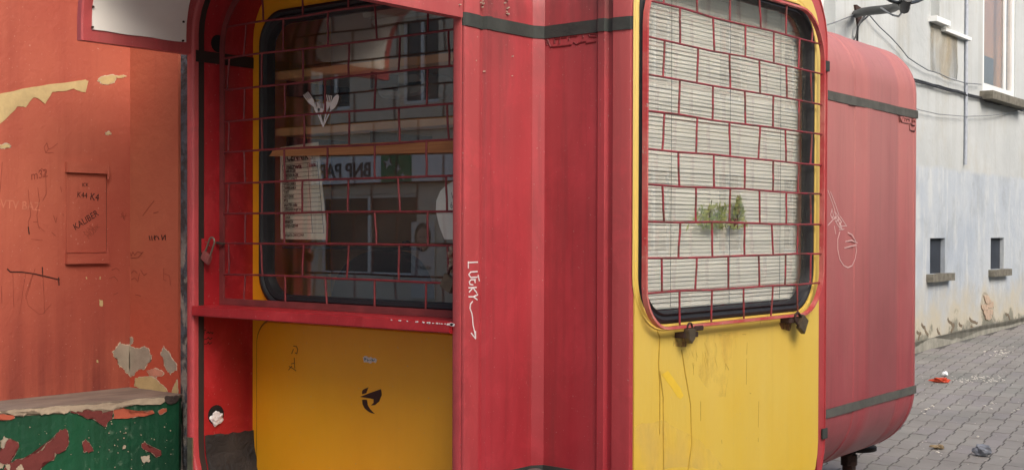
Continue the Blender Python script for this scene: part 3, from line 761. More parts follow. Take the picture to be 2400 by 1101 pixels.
# plastic cutlery fanned out on the glass
FGo = Frame((0, -LEN+DEPA+.008, 0), (1, 0, 0), (0, -1, 0))
cut = thing('plastic_cutlery', 'white plastic forks and spoons fanned out behind the glass like a bunch', 'cutlery')
CUTM = plain('white_plastic', srgb(244, 240, 236), .35, .05)
hb = (756, 296)
def utensil(tip, neck, kind):
    dx, dy = tip[0]-neck[0], tip[1]-neck[1]; L_ = math.hypot(dx, dy); ux, uy = dx/L_, dy/L_; nx, ny = -uy, ux
    bm = bmesh.new()
    ribbon_bm(bm, FGo, pxl(FGo, [(hb[0]+nx*2, hb[1]), neck]), .006, .0, .0015)
    if kind == 'fork':
        wd = 7
        slab('', FGo, pxl(FGo, [(neck[0]-nx*2, neck[1]-ny*2), (neck[0]+nx*2, neck[1]+ny*2), (neck[0]+ux*L_*.4+nx*wd, neck[1]+uy*L_*.4+ny*wd), (neck[0]+ux*L_*.55+nx*wd, neck[1]+uy*L_*.55+ny*wd), (neck[0]+ux*L_*.55-nx*wd, neck[1]+uy*L_*.55-ny*wd), (neck[0]+ux*L_*.4-nx*wd, neck[1]+uy*L_*.4-ny*wd)]), 0, .002, None, bm=bm)
        for k in (-1, -.33, .33, 1):
            s = (neck[0]+ux*L_*.5+nx*(wd-1)*k, neck[1]+uy*L_*.5+ny*(wd-1)*k); ribbon_bm(bm, FGo, pxl(FGo, [s, (s[0]+ux*L_*.5, s[1]+uy*L_*.5)]), .0034, 0, .002)
    else:
        pts = []
        for i in range(12):
            t = 2*math.pi*i/12; e, f_ = math.cos(t)*L_*.5, math.sin(t)*7
            pts.append((neck[0]+ux*(L_*.5+e)+nx*f_, neck[1]+uy*(L_*.5+e)+ny*f_))
        slab('', FGo, pxl(FGo, pts), 0, .002, None, bm=bm)
    finish(bm, kind, CUTM, cut)
utensil((717, 220), (738, 250), 'fork'); utensil((742, 240), (746, 268), 'fork'); utensil((754, 243), (751, 268), 'fork'); utensil((772, 224), (766, 258), 'fork'); utensil((793, 222), (776, 258), 'spoon')
# round-topped white notice at the right edge
nt_ = thing('round_topped_notice', 'white round-topped notice with black lettering at the right edge of the serving window', 'notice')
cx_, bw = 1092, 70
pn = [(1042, 561), (1030, 530), (1022, 495), (1023, 470), (1032, 448), (1046, 434), (1068, 422), (1092, 418), (1116, 422), (1138, 434), (1152, 448), (1161, 470), (1162, 495), (1154, 530), (1142, 561)]
slab('card', FG, pxl(FG, pn), -.001, .0012, plain('notice_white', srgb(244, 246, 238), .4, .03), nt_)
a, b = FG.at(1058, 466); text('lettering', FG, 'WY', a, b, .034, INK, nt_, 0, .0016, .0002, .8); a, b = FG.at(1056, 488); text('lettering', FG, '69', a, b, .034, INK, nt_, 0, .0016, .0002, .75)
# shelves, interior wall, lamp and a chair-shaped stand-in for a likely car reflection
shelfY, wallY = -.795, -.64
FI = Frame((0, shelfY, 0), (1, 0, 0), (0, -1, 0))
for (p0, p1, lab) in (((640, 183), (1065, 128), 'upper pine shelf seen through the serving window'), ((640, 310), (1065, 283), 'pine shelf level with the middle of the serving window')):
    (a0, b0), (a1, b1) = pxl(FI, [p0, p1]); z = (b0+b1)/2
    sh = thing('wall_shelf', lab, 'shelf', group=None)
    box('board', (-.62, shelfY, z-.016), (.62, shelfY+.12, z+.016), WOODL, sh, .002)
    for x in (-.6, -.1, .5): box('bracket', (x, shelfY+.05, z-.08), (x+.012, shelfY+.40, z-.0165), RUST, sh)
iw = thing('partition_wall', 'dim brown partition wall behind the shelves inside the kiosk', 'wall')
box('panel', (-.72, wallY+.262, ZB+.06), (.72, wallY+.29, ZT-.10), plain('brown_partition', srgb(168, 140, 112), .8, .3, 3), iw)
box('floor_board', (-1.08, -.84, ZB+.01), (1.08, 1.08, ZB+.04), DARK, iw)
box('panel', (.20, wallY+.24, 1.90), (.66, wallY+.261, 2.30), plain('tan_panel', srgb(200, 176, 140), .8, .2, 3), iw)
ap = thing('white_appliance', 'white round-cornered appliance standing on the shelf inside the kiosk', 'appliance')
(a0, b0), (a1, b1) = pxl(Frame((0, -.60, 0), (1, 0, 0), (0, -1, 0)), [(880, 232), (993, 166)])
loft('casing', Frame((0, -.60, 0), (1, 0, 0), (0, -1, 0)), [(rr(a0, a1, b0, b1, .05), -.18), (rr(a0, a1, b0, b1, .05), -.01), (rr(a0+.01, a1-.01, b0+.01, b1-.01, .045), 0)], plain('old_white_enamel', srgb(190, 188, 180), .4, .2, 8), ap, cap0=True, cap1=True)
ch = thing('car_reflection_shape', 'dark round-topped stand-in for a likely car reflection, built as a chair behind the serving window', 'chair')
CHM = plain('dark_reflection', srgb(44, 44, 46), .8, .2, 20)
Fc = Frame((0, -.70, 0), (1, 0, 0), (0, -1, 0))
cp = pxl(Fc, [(775, 740), (775, 690), (785, 650), (805, 620), (835, 598), (870, 586), (905, 585), (940, 592), (965, 610), (985, 640), (997, 675), (1000, 740)])
loft('backrest', Fc, [(cp, -.05), (cp, -.008), ([(x*.985+.015*cp[5][0], y-.006) for x, y in cp], 0)], CHM, ch, cap0=True, cap1=True)
xm = (cp[0][0]+cp[-1][0])/2; tube('post', [(xm, -.66, .30), (xm, -.66, 1.1)], .025, RUST, ch, 10)
box('seat', (xm-.22, -.65, .72), (xm+.22, -.41, .78), CHM, ch, .02)
lamp = thing('strip_light', 'unlit fluorescent strip light under the kiosk ceiling behind the hatch glass', 'light')
Fm = Frame((0, -.55, 0), (1, 0, 0), (0, -1, 0)); (a0, b0) = Fm.at(848, 38)
box('housing', (a0, -.55, 2.34), (a0+.42, -.43, 2.40), plain('lamp_white', srgb(205, 200, 180), .4, .1), lamp, .006)
tube('fluorescent_tube', [(a0+.02, -.50, 2.325), (a0+.40, -.50, 2.325)], .013, plain('tube_white', srgb(220, 220, 210), .3, .05), lamp, 10)
# crumpled paper in the lower hole, chip of plaster on the counter
bm = bmesh.new(); bmesh.ops.create_icosphere(bm, subdivisions=3, radius=.027); rnd = random.Random(5)
import mathutils
for v in bm.verts:
    nz = mathutils.noise.noise(v.co*70)*.55+mathutils.noise.noise(v.co*160)*.25
    v.co = v.co*(1+nz); v.co.x *= .45
    v.co += FL.p(HOLE2[0], HOLE2[1]-.006, .007)
tag(finish(bm, 'crumpled_paper', CHALK, None), 'crumpled white paper stuffed into the lower round hole left of the mustard panel', 'paper')
FCn = Frame((0, -LEN+.20, 0), (1, 0, 0), (0, -1, 0))
pc = pxl(FCn, [(513, 703), (526, 688), (532, 694), (533, 704), (523, 705)])
zc = min(p[1] for p in pc); pc = [(x, y-zc+cz1) for x, y in pc]
tag(slab('plaster_chip', FCn, pc, 0, .012, PAPER), 'triangular chip of pale plaster standing on the left end of the counter', 'chip')

# ------------------------------------------------------------------ second module (plain tube) behind
m2 = thing('kiosk_module', 'faded pinkish red kiosk module with rounded ends standing behind the yellow door module', 'kiosk')
N0, N1 = np.array([.7955, 1.19]), np.array([.714, 2.793]); N1 = N1; du = (N1-N0)/np.hypot(*(N1-N0))
nrm = np.array([du[1], -du[0]])
dzm = -.034
o2 = np.array([N1[0]-nrm[0]*HW, N1[1]-nrm[1]*HW])
F2 = Frame((o2[0], o2[1], dzm), (-nrm[0], -nrm[1], 0), (du[0], du[1], 0))
L2 = float(np.hypot(*(N1-N0)))
def O2(k): return rr(-HW+k, HW-k, ZB+k, ZT+.015-k, (RC-k, RC-k, .29-k, .29-k), 12)
def sidegroove(): 
    return [(O2(0), -L2), (O2(0), -.20), (O2(-.0), -.16), (O2(.002), -.155), (O2(.002), -.05), (O2(0), -.045), (O2(0), -.014), (O2(.006), -.003), (O2(.012), 0), (O2(.05), 0), (O2(.055), -.01), (O2(.055), -.06)]
# vertical ribs on the flanks
loops = []
for w_, k in [(-L2, 0), (-L2+.12, 0), (-1.02, 0), (-1.01, .005), (-.93, .005), (-.92, 0), (-.80, 0), (-.79, -.003), (-.70, -.003), (-.69, 0), (-.33, 0), (-.32, .004), (-.26, .004), (-.25, 0), (-.10, 0), (-.095, .004), (-.05, .004), (-.044, 0), (-.014, 0), (-.004, .005), (0, .014), (0, .05), (-.01, .055), (-.06, .055)]:
    loops.append((O2(k), w_))
loft('shell', F2, loops, REDFAR, m2, angle=25)
slab('end_panel', F2, rr(-.69, .69, ZB+.06, ZT-.06, .24), -.062, -.05, RED, m2)
def strap2(z):
    n_ = 10
    Fz = Frame((N0[0], N0[1], dzm), (du[0], du[1], 0), (nrm[0], nrm[1], 0))
    poly = []
    lo_ = [(i/n_*L2, z-.022+.0015*math.sin(i*1.3)) for i in range(n_+1)]; hi_ = [(i/n_*L2, z+.022+.0012*math.sin(i*2.1)) for i in range(n_, -1, -1)]
    slab('seam_strip', Fz, lo_+hi_, -.001, .004, STRAPFAR, m2)
    slab('seam_strip', F2, [(-HW-.004, z-.022), (-HW+.05, z-.022), (-HW+.05, z+.022), (-HW-.004, z+.022)], .0, .004, STRAP, m2)
strap2(ZU); strap2(ZL)
F2s = Frame((N0[0], N0[1], 0), (du[0], du[1], 0), (nrm[0], nrm[1], 0))
# grip plate under it and the leg
bm = bmesh.new()
E2 = [[(385, 350), (395, 510)], [(385, 350), (410, 370), (455, 500)], [(500, 330), (490, 400)], [(455, 500), (560, 530), (690, 550)], [(540, 380), (700, 410)], [(545, 390), (545, 470)], [(610, 420), (612, 480)], [(690, 430), (690, 490)], [(800, 430), (810, 520)], [(860, 440), (885, 520)],
      [(700, 540), (705, 750)], [(700, 545), (790, 560)], [(705, 750), (880, 790)], [(890, 660), (880, 790)], [(780, 590), (880, 610)]]
for l in E2:
    l2 = pxl(F2s, [(2080+x/13.76, 250+y/13.76) for x, y in l])
    for i in range(len(l2)-1): tube_bm(bm, [F2s.p(*l2[i], .0), F2s.p(*l2[i+1], .0)], .0045, 5)
finish(bm, 'embossed_lettering', plain('grimy_pink', srgb(130, 78, 72), .6, .2), m2)
G2 = [[(1940, 446), (1952, 480), (1958, 500)], [(1946, 450), (1957, 478), (1966, 505)], [(1949, 490), (1953, 505), (1950, 512), (1946, 503), (1950, 490)], [(1955, 496), (1960, 508), (1956, 514), (1953, 504)], [(1960, 500), (1966, 515), (1959, 519)], [(1964, 508), (1972, 520), (1966, 526)], [(1957, 517), (1968, 535)], [(1963, 515), (1974, 538), (1967, 530)], [(1940, 528), (1958, 508), (1972, 530), (1983, 529)], [(1969, 507), (1984, 530)], [(1955, 530), (1958, 548)], [(1966, 538), (1978, 537)],
      [(1968, 543), (1963, 560), (1963, 585), (1968, 608), (1977, 622), (1987, 627), (1997, 622), (2004, 606), (2007, 588), (2005, 572)], [(1987, 545), (1997, 550), (2005, 565)], [(1981, 566), (1995, 563), (2009, 569)], [(1979, 581), (1993, 577), (2007, 574)]]
G2 = [l for l in G2]
o = strokes('graffiti', F2s, letters(F2s, G2), .0048, plain('pale_pink_marker', srgb(226, 190, 186)), m2, .0006); o['label'] = 'white marker scrawl with a loose oval'
Pl = on(1990, 1075, (nrm[0], nrm[1], 0), nrm@N0-.36)
GS = .02
def gz(y): return GS*(y-1.5)
box('leg', (Pl[0]-.03, Pl[1]-.03, gz(Pl[1])-.02), (Pl[0]+.03, Pl[1]+.03, .185), RUST, m2, .004)
tube('leg_nut', [(Pl[0], Pl[1], .10), (Pl[0], Pl[1], .16)], .05, RUST, m2, 6)
tube('foot_plate', [(Pl[0]+du[0]*.07, Pl[1]+.07, .18), (Pl[0]+du[0]*.07, Pl[1]+.07, .202+.0)], .13, DARK, m2, 16)
for (x, y) in ((.55, -.95), (-.55, -.95), (.95, .5), (.95, -.5), (-.95, .5), (-.55, .95)):
    box('leg', (x-.03, y-.03, gz(y)-.02), (x+.03, y+.03, ZB+.01), RUST, kiosk)
a = on(1254, 1103, (0, 1, 0), -.86)
bm = bmesh.new(); bmesh.ops.create_uvsphere(bm, u_segments=24, v_segments=12, radius=.075)
for v in bm.verts: v.co += Vector((a[0], a[1], a[2]-.066))
finish(bm, 'corner_cap', plain('grey_cap', srgb(96, 92, 90), .5, .2), kiosk, True)

# ------------------------------------------------------------------ orange wall niche with ledge on the left
def orangemat():
    k = M('orange_wall_paint', .7)
    c = k.mix(k.noise(scale=1.4, detail=5, lo=.35, hi=.65), srgb(182, 96, 72), srgb(166, 78, 60))
    low = k.math('MULTIPLY', k.height(1.25, .75, 0, 1), k.noise((14, 14, .8), 1, 5, .6, .3, .75))
    c = k.mix(low, c, srgb(112, 44, 38))
    c = k.mix(k.math('MULTIPLY', k.noise((10, 10, .6), 1, 6, .7, .55, .8), .45), c, srgb(140, 58, 44))
    c = k.mix(k.math('MULTIPLY', k.noise(scale=90, detail=2, lo=.7, hi=.74), .5), c, srgb(210, 160, 140))
    k.col(k.dim(c, .92)); k.bump(k.noise(scale=22, detail=7, rough=.6, lo=0, hi=1), .45, .010); return k.m
ORANGE = orangemat()
def orange2():  # paler copy of the orange, offsetting weaker light on the return wall
    k = M('orange_wall_paint_lifted', .7)
    c = k.mix(k.noise(scale=1.6, detail=5, lo=.35, hi=.65), srgb(190, 108, 78), srgb(178, 92, 68))
    c = k.mix(k.height(1.3, .8, 0, .8), c, srgb(196, 78, 54))
    c = k.mix(k.math('MULTIPLY', k.noise((10, 10, .6), 1, 6, .7, .6, .8), .35), c, srgb(140, 58, 44))
    k.col(k.dim(c, .92)); k.bump(k.noise(scale=22, detail=7, rough=.6, lo=0, hi=1), .45, .010); return k.m
CREAM = plain('bare_cream_plaster', srgb(196, 172, 122), .85, .2, 14, .4)
GREYPL = plain('grey_filler', srgb(168, 156, 138), .85, .25, 10, .4)
XW, YW, XE = -1.343, -1.0, -.996
wl = thing('orange_wall', 'orange painted wall with peeling plaster and scribbles forming a niche left of the kiosk', 'wall')
box('long_wall', (XW-6, -1.66, -.2), (XW, YW+.3, 4.2), ORANGE, wl)
box('return_wall', (XW, YW, -.2), (XE, YW+.3, 4.2), orange2(), wl)
def roughgrey():
    k = M('rough_joint', .9); c = k.mix(k.noise((1, 1, 1), 16, 5, .6, .48, .56), srgb(88, 92, 98), srgb(70, 68, 68))
    low = k.math('MULTIPLY', k.height(1.45, 1.35, 0, 1), k.noise((1, 1, .5), 15, 4, .6, .5, .56)); c = k.mix(low, c, srgb(150, 142, 132))
    k.col(c); k.bump(k.noise(scale=30, detail=6, lo=0, hi=1), 1, .02); return k.m
RJ = roughgrey()
box('joint', (XE, YW+.012, -.2), (XE+.045, YW+.2, 4.2), RJ, wl)
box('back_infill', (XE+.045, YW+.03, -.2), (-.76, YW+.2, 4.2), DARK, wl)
F1 = Frame((XW, 0, 0), (0, 1, 0), (1, 0, 0)); F2w = Frame((0, YW, 0), (1, 0, 0), (0, -1, 0))
PRIM = plain('pale_primer_edge', srgb(214, 196, 170), .8, .3, 40, .4)
def patch(F, poly, amp, mat, name='peeled_patch', w=.0022, seed=1, parent=wl, edge=True):
    pj = jag(pxl(F, poly), amp, 3, seed=seed); cx = sum(p[0] for p in pj)/len(pj); cz = sum(p[1] for p in pj)/len(pj); r2_ = random.Random(seed+50)
    po = []
    for (x, z) in pj:
        dd = math.hypot(x-cx, z-cz)+1e-6; k = 1+r2_.uniform(.0, .007)/dd; po.append((cx+(x-cx)*k, cz+(z-cz)*k))
    if edge: slab('primer_edge', F, po, .0002, w-.0008, PRIM, parent)
    return slab(name, F, jag(pxl(F, poly), amp, 3, seed=seed), .0002, w, mat, parent)
patch(F1, [(-12, 223), (0, 220), (60, 207), (125, 197), (200, 187), (207, 190), (200, 217), (185, 213), (172, 208), (150, 214), (122, 216), (105, 244), (90, 232), (78, 229), (60, 252), (40, 250), (20, 272), (0, 290), (-12, 298)], .0022, CREAM, seed=4, edge=False)
patch(F1, [(228, 190), (240, 180), (272, 178), (297, 179), (270, 183), (266, 194), (240, 198)], .006, CREAM, seed=5)
patch(F1, [(0, 340), (22, 339), (21, 346), (0, 347)], .004, CREAM, seed=6)
patch(F1, [(248, 311), (258, 311), (258, 315), (248, 315)], .003, CREAM, seed=6)
bm = bmesh.new()
for (x, y, s_, sd_) in ((236, 708, 7, 1), (234, 650, 3, 4), (202, 651, 2, 6), (228, 845, 3, 3)):
    slab('', F1, jag(pxl(F1, [(x-s_*.6, y-s_), (x+s_*.6, y-s_*.7), (x+s_*.5, y+s_*1.4), (x-s_*.4, y+s_*1.2)]), .003, 2, seed=sd_), .0002, .002, None, bm=bm)
finish(bm, 'paint_chips', CREAM, wl)
# lower grey filler patches straddle the inner corner: keep each on its own plane
patch(F1, [(263, 823), (282, 803), (302, 808), (304.5, 812), (304.5, 880), (292, 866), (280, 855), (270, 838)], .007, GREYPL, seed=7)
patch(F2w, [(306, 811), (330, 817), (348, 815), (355, 832), (352, 848), (340, 862), (320, 868), (308, 882), (306, 880)], .007, GREYPL, seed=8)
patch(F2w, [(303+3, 792), (311, 793), (311, 805), (306, 806)], .003, GREYPL, seed=2)
patch(F2w, [(377, 830), (385, 812), (395, 825), (412, 850), (414, 868), (400, 876), (390, 862), (385, 845)], .006, GREYPL, seed=9)
patch(F2w, [(316, 905), (318, 885), (340, 882), (362, 886), (380, 900), (393, 915), (388, 922), (340, 912)], .006, CREAM, seed=11)
patch(F2w, [(400, 925), (408, 905), (416, 890), (416.5, 926)], .006, CREAM, seed=12)
patch(F2w, [(345, 868), (362, 862), (384, 872), (380, 880), (352, 880)], .004, plain('salmon_flakes', srgb(206, 140, 116), .8), seed=13)
# painted-over meter box in the long wall
mb = thing('meter_box', 'flush meter box painted over in the wall orange, with pen scribbles on its door', 'meter box')
pa = pxl(F1, [(152, 383), (250, 381), (250, 618), (152, 617)])
x0, x1, zb0, zb1 = (pa[0][0]+pa[3][0])/2, (pa[1][0]+pa[2][0])/2, (pa[2][1]+pa[3][1])/2, (pa[0][1]+pa[1][1])/2
hA = .047
slab('door', F1, rect(x0+.004, x1-.006, zb0+hA, zb1-hA), 0, .006, ORANGE, mb)
slab('top_rail', F1, rect(x0, x1, zb1-hA+.003, zb1), 0, .020, ORANGE, mb)
slab('bottom_rail', F1, rect(x0, x1, zb0, zb0+hA-.003), 0, .020, ORANGE, mb)
slab('door_gap', F1, rect(x1-.006, x1-.001, zb0+hA, zb1-hA), 0, .0012, BROWNINK, mb)
tube('hinge', [F1.p(x1-.002, zb1-hA-.02, .016), F1.p(x1-.002, zb1-.01, .018)], .005, ORANGE, mb, 8)
tube('hinge', [F1.p(x1-.002, zb0+.008, .010), F1.p(x1-.002, zb0+hA+.025, .010)], .005, ORANGE, mb, 8)
def wtext(s, px, py, size, rot, mat=FAINT, F=F1, w=.0008, parent=wl, shear=0, nm='scribble'):
    a, b = F.at(px, py); return text(nm, F, s, a, b, size, mat, parent, R(rot), w, .0003, .9, shear=shear)
wtext('ICK', 190, 437, .022, 0, BROWNINK, w=.0068, parent=mb); wtext('K44', 178, 462, .034, -4, BROWNINK, w=.0068, parent=mb); wtext('K4', 208, 468, .044, -6, BROWNINK, w=.0068, parent=mb)
wtext('KALIBER', 174, 540, .040, 30, BROWNINK, w=.0068, parent=mb); wtext('NAS', 198, 552, .030, 40, FAINT, w=.0068, parent=mb); wtext('MUSIK', 206, 560, .030, 42, FAINT, w=.0068, parent=mb)
wtext('VTV BAZ', 0, 487, .050, -3, plain('very_faint_scratch', srgb(196, 118, 92), .8)); wtext('m32', 72, 422, .050, 12, FAINT, shear=.2); 
SCR = [[(103, 345), (110, 335), (113, 350), (107, 358), (103, 345)], [(113, 350), (122, 346), (134, 337)], [(108, 358), (125, 358)], [(90, 405), (97, 395), (107, 402), (100, 415), (112, 412)],
       [(66, 445), (68, 470), (72, 505), (66, 520), (68, 550)], [(88, 440), (92, 470), (86, 505), (90, 530), (104, 542)], [(78, 520), (88, 520), (92, 536)], [(107, 402), (108, 455), (100, 470)], [(125, 505), (131, 522), (133, 510)], [(121, 545), (130, 552)], [(73, 560), (100, 563)], [(147, 500), (148, 507)], [(142, 438), (144, 450)],
       [(5, 380), (0, 450)], [(60, 640), (52, 690), (46, 735)], [(77, 640), (60, 690), (66, 715), (90, 735), (100, 735), (120, 712)], [(100, 640), (105, 735)], [(30, 640), (32, 720)], [(3, 670), (4, 710)], [(82, 629), (60, 700)]]
strokes('scribble', F1, letters(F1, SCR), .0020, FAINT, wl)
strokes('scribble', F1, letters(F1, [[(17, 630), (24, 637), (50, 637), (78, 641), (100, 646), (125, 652), (139, 655)], [(99, 626), (100, 648)], [(137, 650), (138, 668)], [(66, 532), (68, 548)]]), .0052, BROWNINK, wl)
SCR2 = [[(350, 553), (352, 563)], [(356, 553), (357, 563)], [(362, 552), (364, 562), (361, 557), (367, 553)], [(370, 554), (373, 561)], [(379, 551), (381, 562), (386, 552)], [(388, 551), (388, 562)]]
strokes('scribble', F2w, letters(F2w, SCR2), .0055, BROWNINK, wl)
SCR3 = [[(292, 605), (325, 603), (336, 590)], [(304, 592), (308, 600), (312, 590), (316, 598), (322, 590), (332, 592)], [(330, 632), (338, 645), (345, 640)], [(328, 640), (323, 660)], [(384, 628), (384, 655), (390, 658)], [(383, 640), (398, 646), (400, 668)],
        [(308, 640), (315, 633), (322, 640)], [(308, 655), (316, 650), (323, 658)], [(318, 690), (330, 693)], [(335, 505), (350, 485), (362, 470)], [(360, 500), (372, 496)]]
strokes('scribble', F2w, letters(F2w, [[(max(x, 306.5), y) for x, y in l] for l in SCR3]), .0026, FAINT, wl)
strokes('scribble', F1, letters(F1, [[(284, 500), (290, 513), (296, 500)], [(283, 508), (298, 505)], [(287, 497), (292, 516)], [(262, 633), (272, 628), (280, 634)], [(256, 652), (268, 648), (276, 658)], [(266, 690), (276, 686)]]), .0026, FAINT, wl)

# ledge: grey concrete top over a green painted front
def ledge_top():
    k = M('worn_concrete_ledge', .85); c = k.mix(k.noise((3, 1, 1), 5, 6, .6, .35, .7), srgb(134, 118, 104), srgb(104, 90, 80))
    k.col(c); k.bump(k.noise(scale=40, detail=6, lo=0, hi=1), .5, .006); return k.m
def greenmat():
    k = M('dark_green_wall_paint', .5); c = k.mix(k.noise(scale=3, detail=5, lo=.35, hi=.65), srgb(14, 78, 50), srgb(16, 60, 40))
    c = k.mix(k.math('MULTIPLY', k.noise(scale=26, detail=4, lo=.62, hi=.72), .35), c, srgb(120, 140, 120))
    k.col(c); k.bump(k.noise(scale=18, detail=6, lo=0, hi=1), .6, .010); return k.m
led = thing('low_ledge', 'low concrete ledge with green and maroon peeling front at the foot of the orange wall', 'ledge')
A0 = np.array([-1.064, -1.774]); A1 = np.array([-.946, -1.032]); dl = (A1-A0)/np.hypot(*(A1-A0)); nl = np.array([dl[1], -dl[0]])
Astart = A0-dl*.05; LL = float(np.hypot(*(A1-Astart)))
Fl_ = Frame((Astart[0], Astart[1], 0), (dl[0], dl[1], 0), (nl[0], nl[1], 0))
ZLG = .752
bm = bmesh.new()
n_ = 60; front = [(LL*i/n_, .0+.0) for i in range(n_+1)]
rnd = random.Random(6)
top = [Vector((XW+.0, Astart[1]-.2, 0))]
def ledgeprism(z0, z1, out, mat, name, jagd=0):
    bm = bmesh.new(); pts = []
    for i in range(n_+1):
        j = rnd.uniform(-jagd, jagd); p = Fl_.p(LL*i/n_, 0, out+j); pts.append((p.x, p.y))
    e = Fl_.p(LL, 0, out); pts.append((e.x-.02, YW-.001)); pts.append((XW+.001, YW-.001)); pts.append((XW+.001, pts[0][1]+.002))
    lo_ = [bm.verts.new((x, y, z0)) for x, y in pts]; hi_ = [bm.verts.new((x, y, z1)) for x, y in pts]
    for i in range(len(pts)): bm.faces.new((lo_[i], lo_[(i+1) % len(pts)], hi_[(i+1) % len(pts)], hi_[i]))
    f = bm.faces.new(hi_); g = bm.faces.new(lo_); bmesh.ops.triangulate(bm, faces=[f, g])
    return finish(bm, name, mat, led)
ledgeprism(-.2, ZLG-.012, -.004, greenmat(), 'green_front', .0008)
ledgeprism(ZLG-.012, ZLG, .001, ledge_top(), 'concrete_top', .0025)
def lp(poly, amp, mat, w, seed, nm='peeled_patch'):
    if nm == 'peeled_patch':
        pj = jag(pxl(Fl_, poly), amp, 3, seed=seed); cx = sum(p[0] for p in pj)/len(pj); cz = sum(p[1] for p in pj)/len(pj); r2_ = random.Random(seed+50); po = []
        for (x, z) in pj:
            dd = math.hypot(x-cx, z-cz)+1e-6; k = 1+max(r2_.uniform(-.004, .0035), 0)/dd; po.append((cx+(x-cx)*k, cz+(z-cz)*k))
        slab('primer_edge', Fl_, po, -.002, w-.0005, PALE, led)
    return slab(nm, Fl_, jag(pxl(Fl_, poly), amp, 3, seed=seed), -.002, w, mat, led)
MAROON = plain('old_maroon_paint', srgb(112, 48, 44), .6, .2, 12, .3)
PALE = plain('pale_plaster_edge', srgb(176, 158, 136), .85, .25, 18, .5)
SALM = plain('old_salmon_paint', srgb(172, 84, 60), .7, .15, 14, .2)
z6 = lambda l: [(x/4.982, 880+y/4.982) for x, y in l]
lp(z6([(-12, 425), (0, 415), (130, 400), (400, 385), (800, 345), (1200, 320), (1500, 290), (1900, 255), (1925, 290), (1860, 335), (1560, 330), (1440, 365), (1330, 395), (1200, 400), (1195, 440), (1150, 380), (1000, 385), (960, 420), (860, 415), (780, 430), (700, 410), (600, 425), (520, 440), (480, 460), (380, 400), (330, 425), (270, 480), (200, 450), (140, 450), (90, 430), (0, 432), (-12, 440)]), .008, PALE, .0035, 21, 'broken_edge')
lp(z6([(820, 430), (900, 410), (1000, 395), (1180, 390), (1320, 405), (1312, 500), (1240, 590), (1160, 550), (1080, 480), (960, 465)]), .008, MAROON, .0015, 22)
lp(z6([(1325, 398), (1400, 385), (1470, 395), (1510, 440), (1600, 415), (1680, 430), (1780, 400), (1800, 440), (1700, 470), (1500, 495), (1325, 498)]), .005, SALM, .0012, 23)
lp(z6([(1860, 400), (1930, 380), (1950, 410), (1890, 445), (1850, 430)]), .004, SALM, .0012, 24)
lp(z6([(-12, 440), (150, 455), (170, 490), (60, 515), (-12, 520)]), .006, SALM, .0010, 25)
lp(z6([(-12, 1200), (120, 1010), (180, 980), (330, 945), (460, 880), (520, 840), (640, 730), (700, 625), (760, 612), (795, 680), (795, 810), (740, 880), (640, 890), (590, 990), (490, 1010), (470, 1110), (300, 1200)]), .009, MAROON, .0012, 26)
lp(z6([(20, 860), (40, 760), (130, 735), (220, 830), (180, 900), (130, 1000), (-12, 1030), (-12, 900)]), .008, MAROON, .0011, 27)
lp(z6([(965, 770), (1000, 735), (1050, 790), (1095, 880), (1030, 898), (975, 885)]), .005, MAROON, .0012, 28)
lp(z6([(1650, 790), (1700, 775), (1740, 840), (1880, 870), (1885, 920), (1820, 950), (1780, 900), (1690, 860)]), .006, MAROON, .0012, 29)
lp(z6([(1650, 940), (1740, 930), (1750, 1000), (1680, 1015)]), .006, GREYPL, .0010, 30)
lp(z6([(0, 760), (50, 700), (95, 730), (60, 790), (30, 850), (5, 830)]), .006, GREYPL, .0018, 31)
lp(z6([(-12, 1000), (40, 1030), (30, 1075), (-12, 1085)]), .006, PALE, .002, 32); lp(z6([(60, 1040), (110, 1035), (115, 1090), (90, 1120)]), .006, PALE, .002, 33)
lp(z6([(190, 1090), (240, 1030), (270, 1080), (240, 1130)]), .006, PALE, .002, 34)
lp(z6([(1445, 810), (1465, 820), (1455, 850), (1435, 845)]), .003, PALE, .002, 35)
lp(z6([(1925, 240), (2060, 225), (2085, 270), (2000, 330), (1930, 300)]), .006, plain('dark_broken_corner', srgb(74, 60, 56), .9, .4, 40, 1), .004, 36, 'broken_edge')
bm = bmesh.new(); rnd = random.Random(14)
for i in range(60):
    x, y = rnd.uniform(300, 2050), rnd.uniform(520, 1100); s_ = rnd.uniform(3, 9)
    if rnd.random() < .5: x = rnd.uniform(1200, 2000)
    slab('', Fl_, pxl(Fl_, z6([(x-s_, y), (x, y-s_), (x+s_*.7, y+s_*.2), (x-s_*.3, y+s_)])), -.002, .001, None, bm=bm)
finish(bm, 'paint_chips', PALE, led)['kind'] = 'stuff'
# rubble mortar strip between ledge and kiosk
bm = bmesh.new(); pts = pxl(F2w, [(421, 925), (428, 940), (427, 1000), (429, 1101), (412, 1101), (410, 1050), (418, 1010), (421, 960)])
slab('mortar_strip', F2w, jag(pts, .006, 2, seed=4), .0, .05, plain('grey_mortar', srgb(112, 104, 98), .9, .5, 40, 1), led)

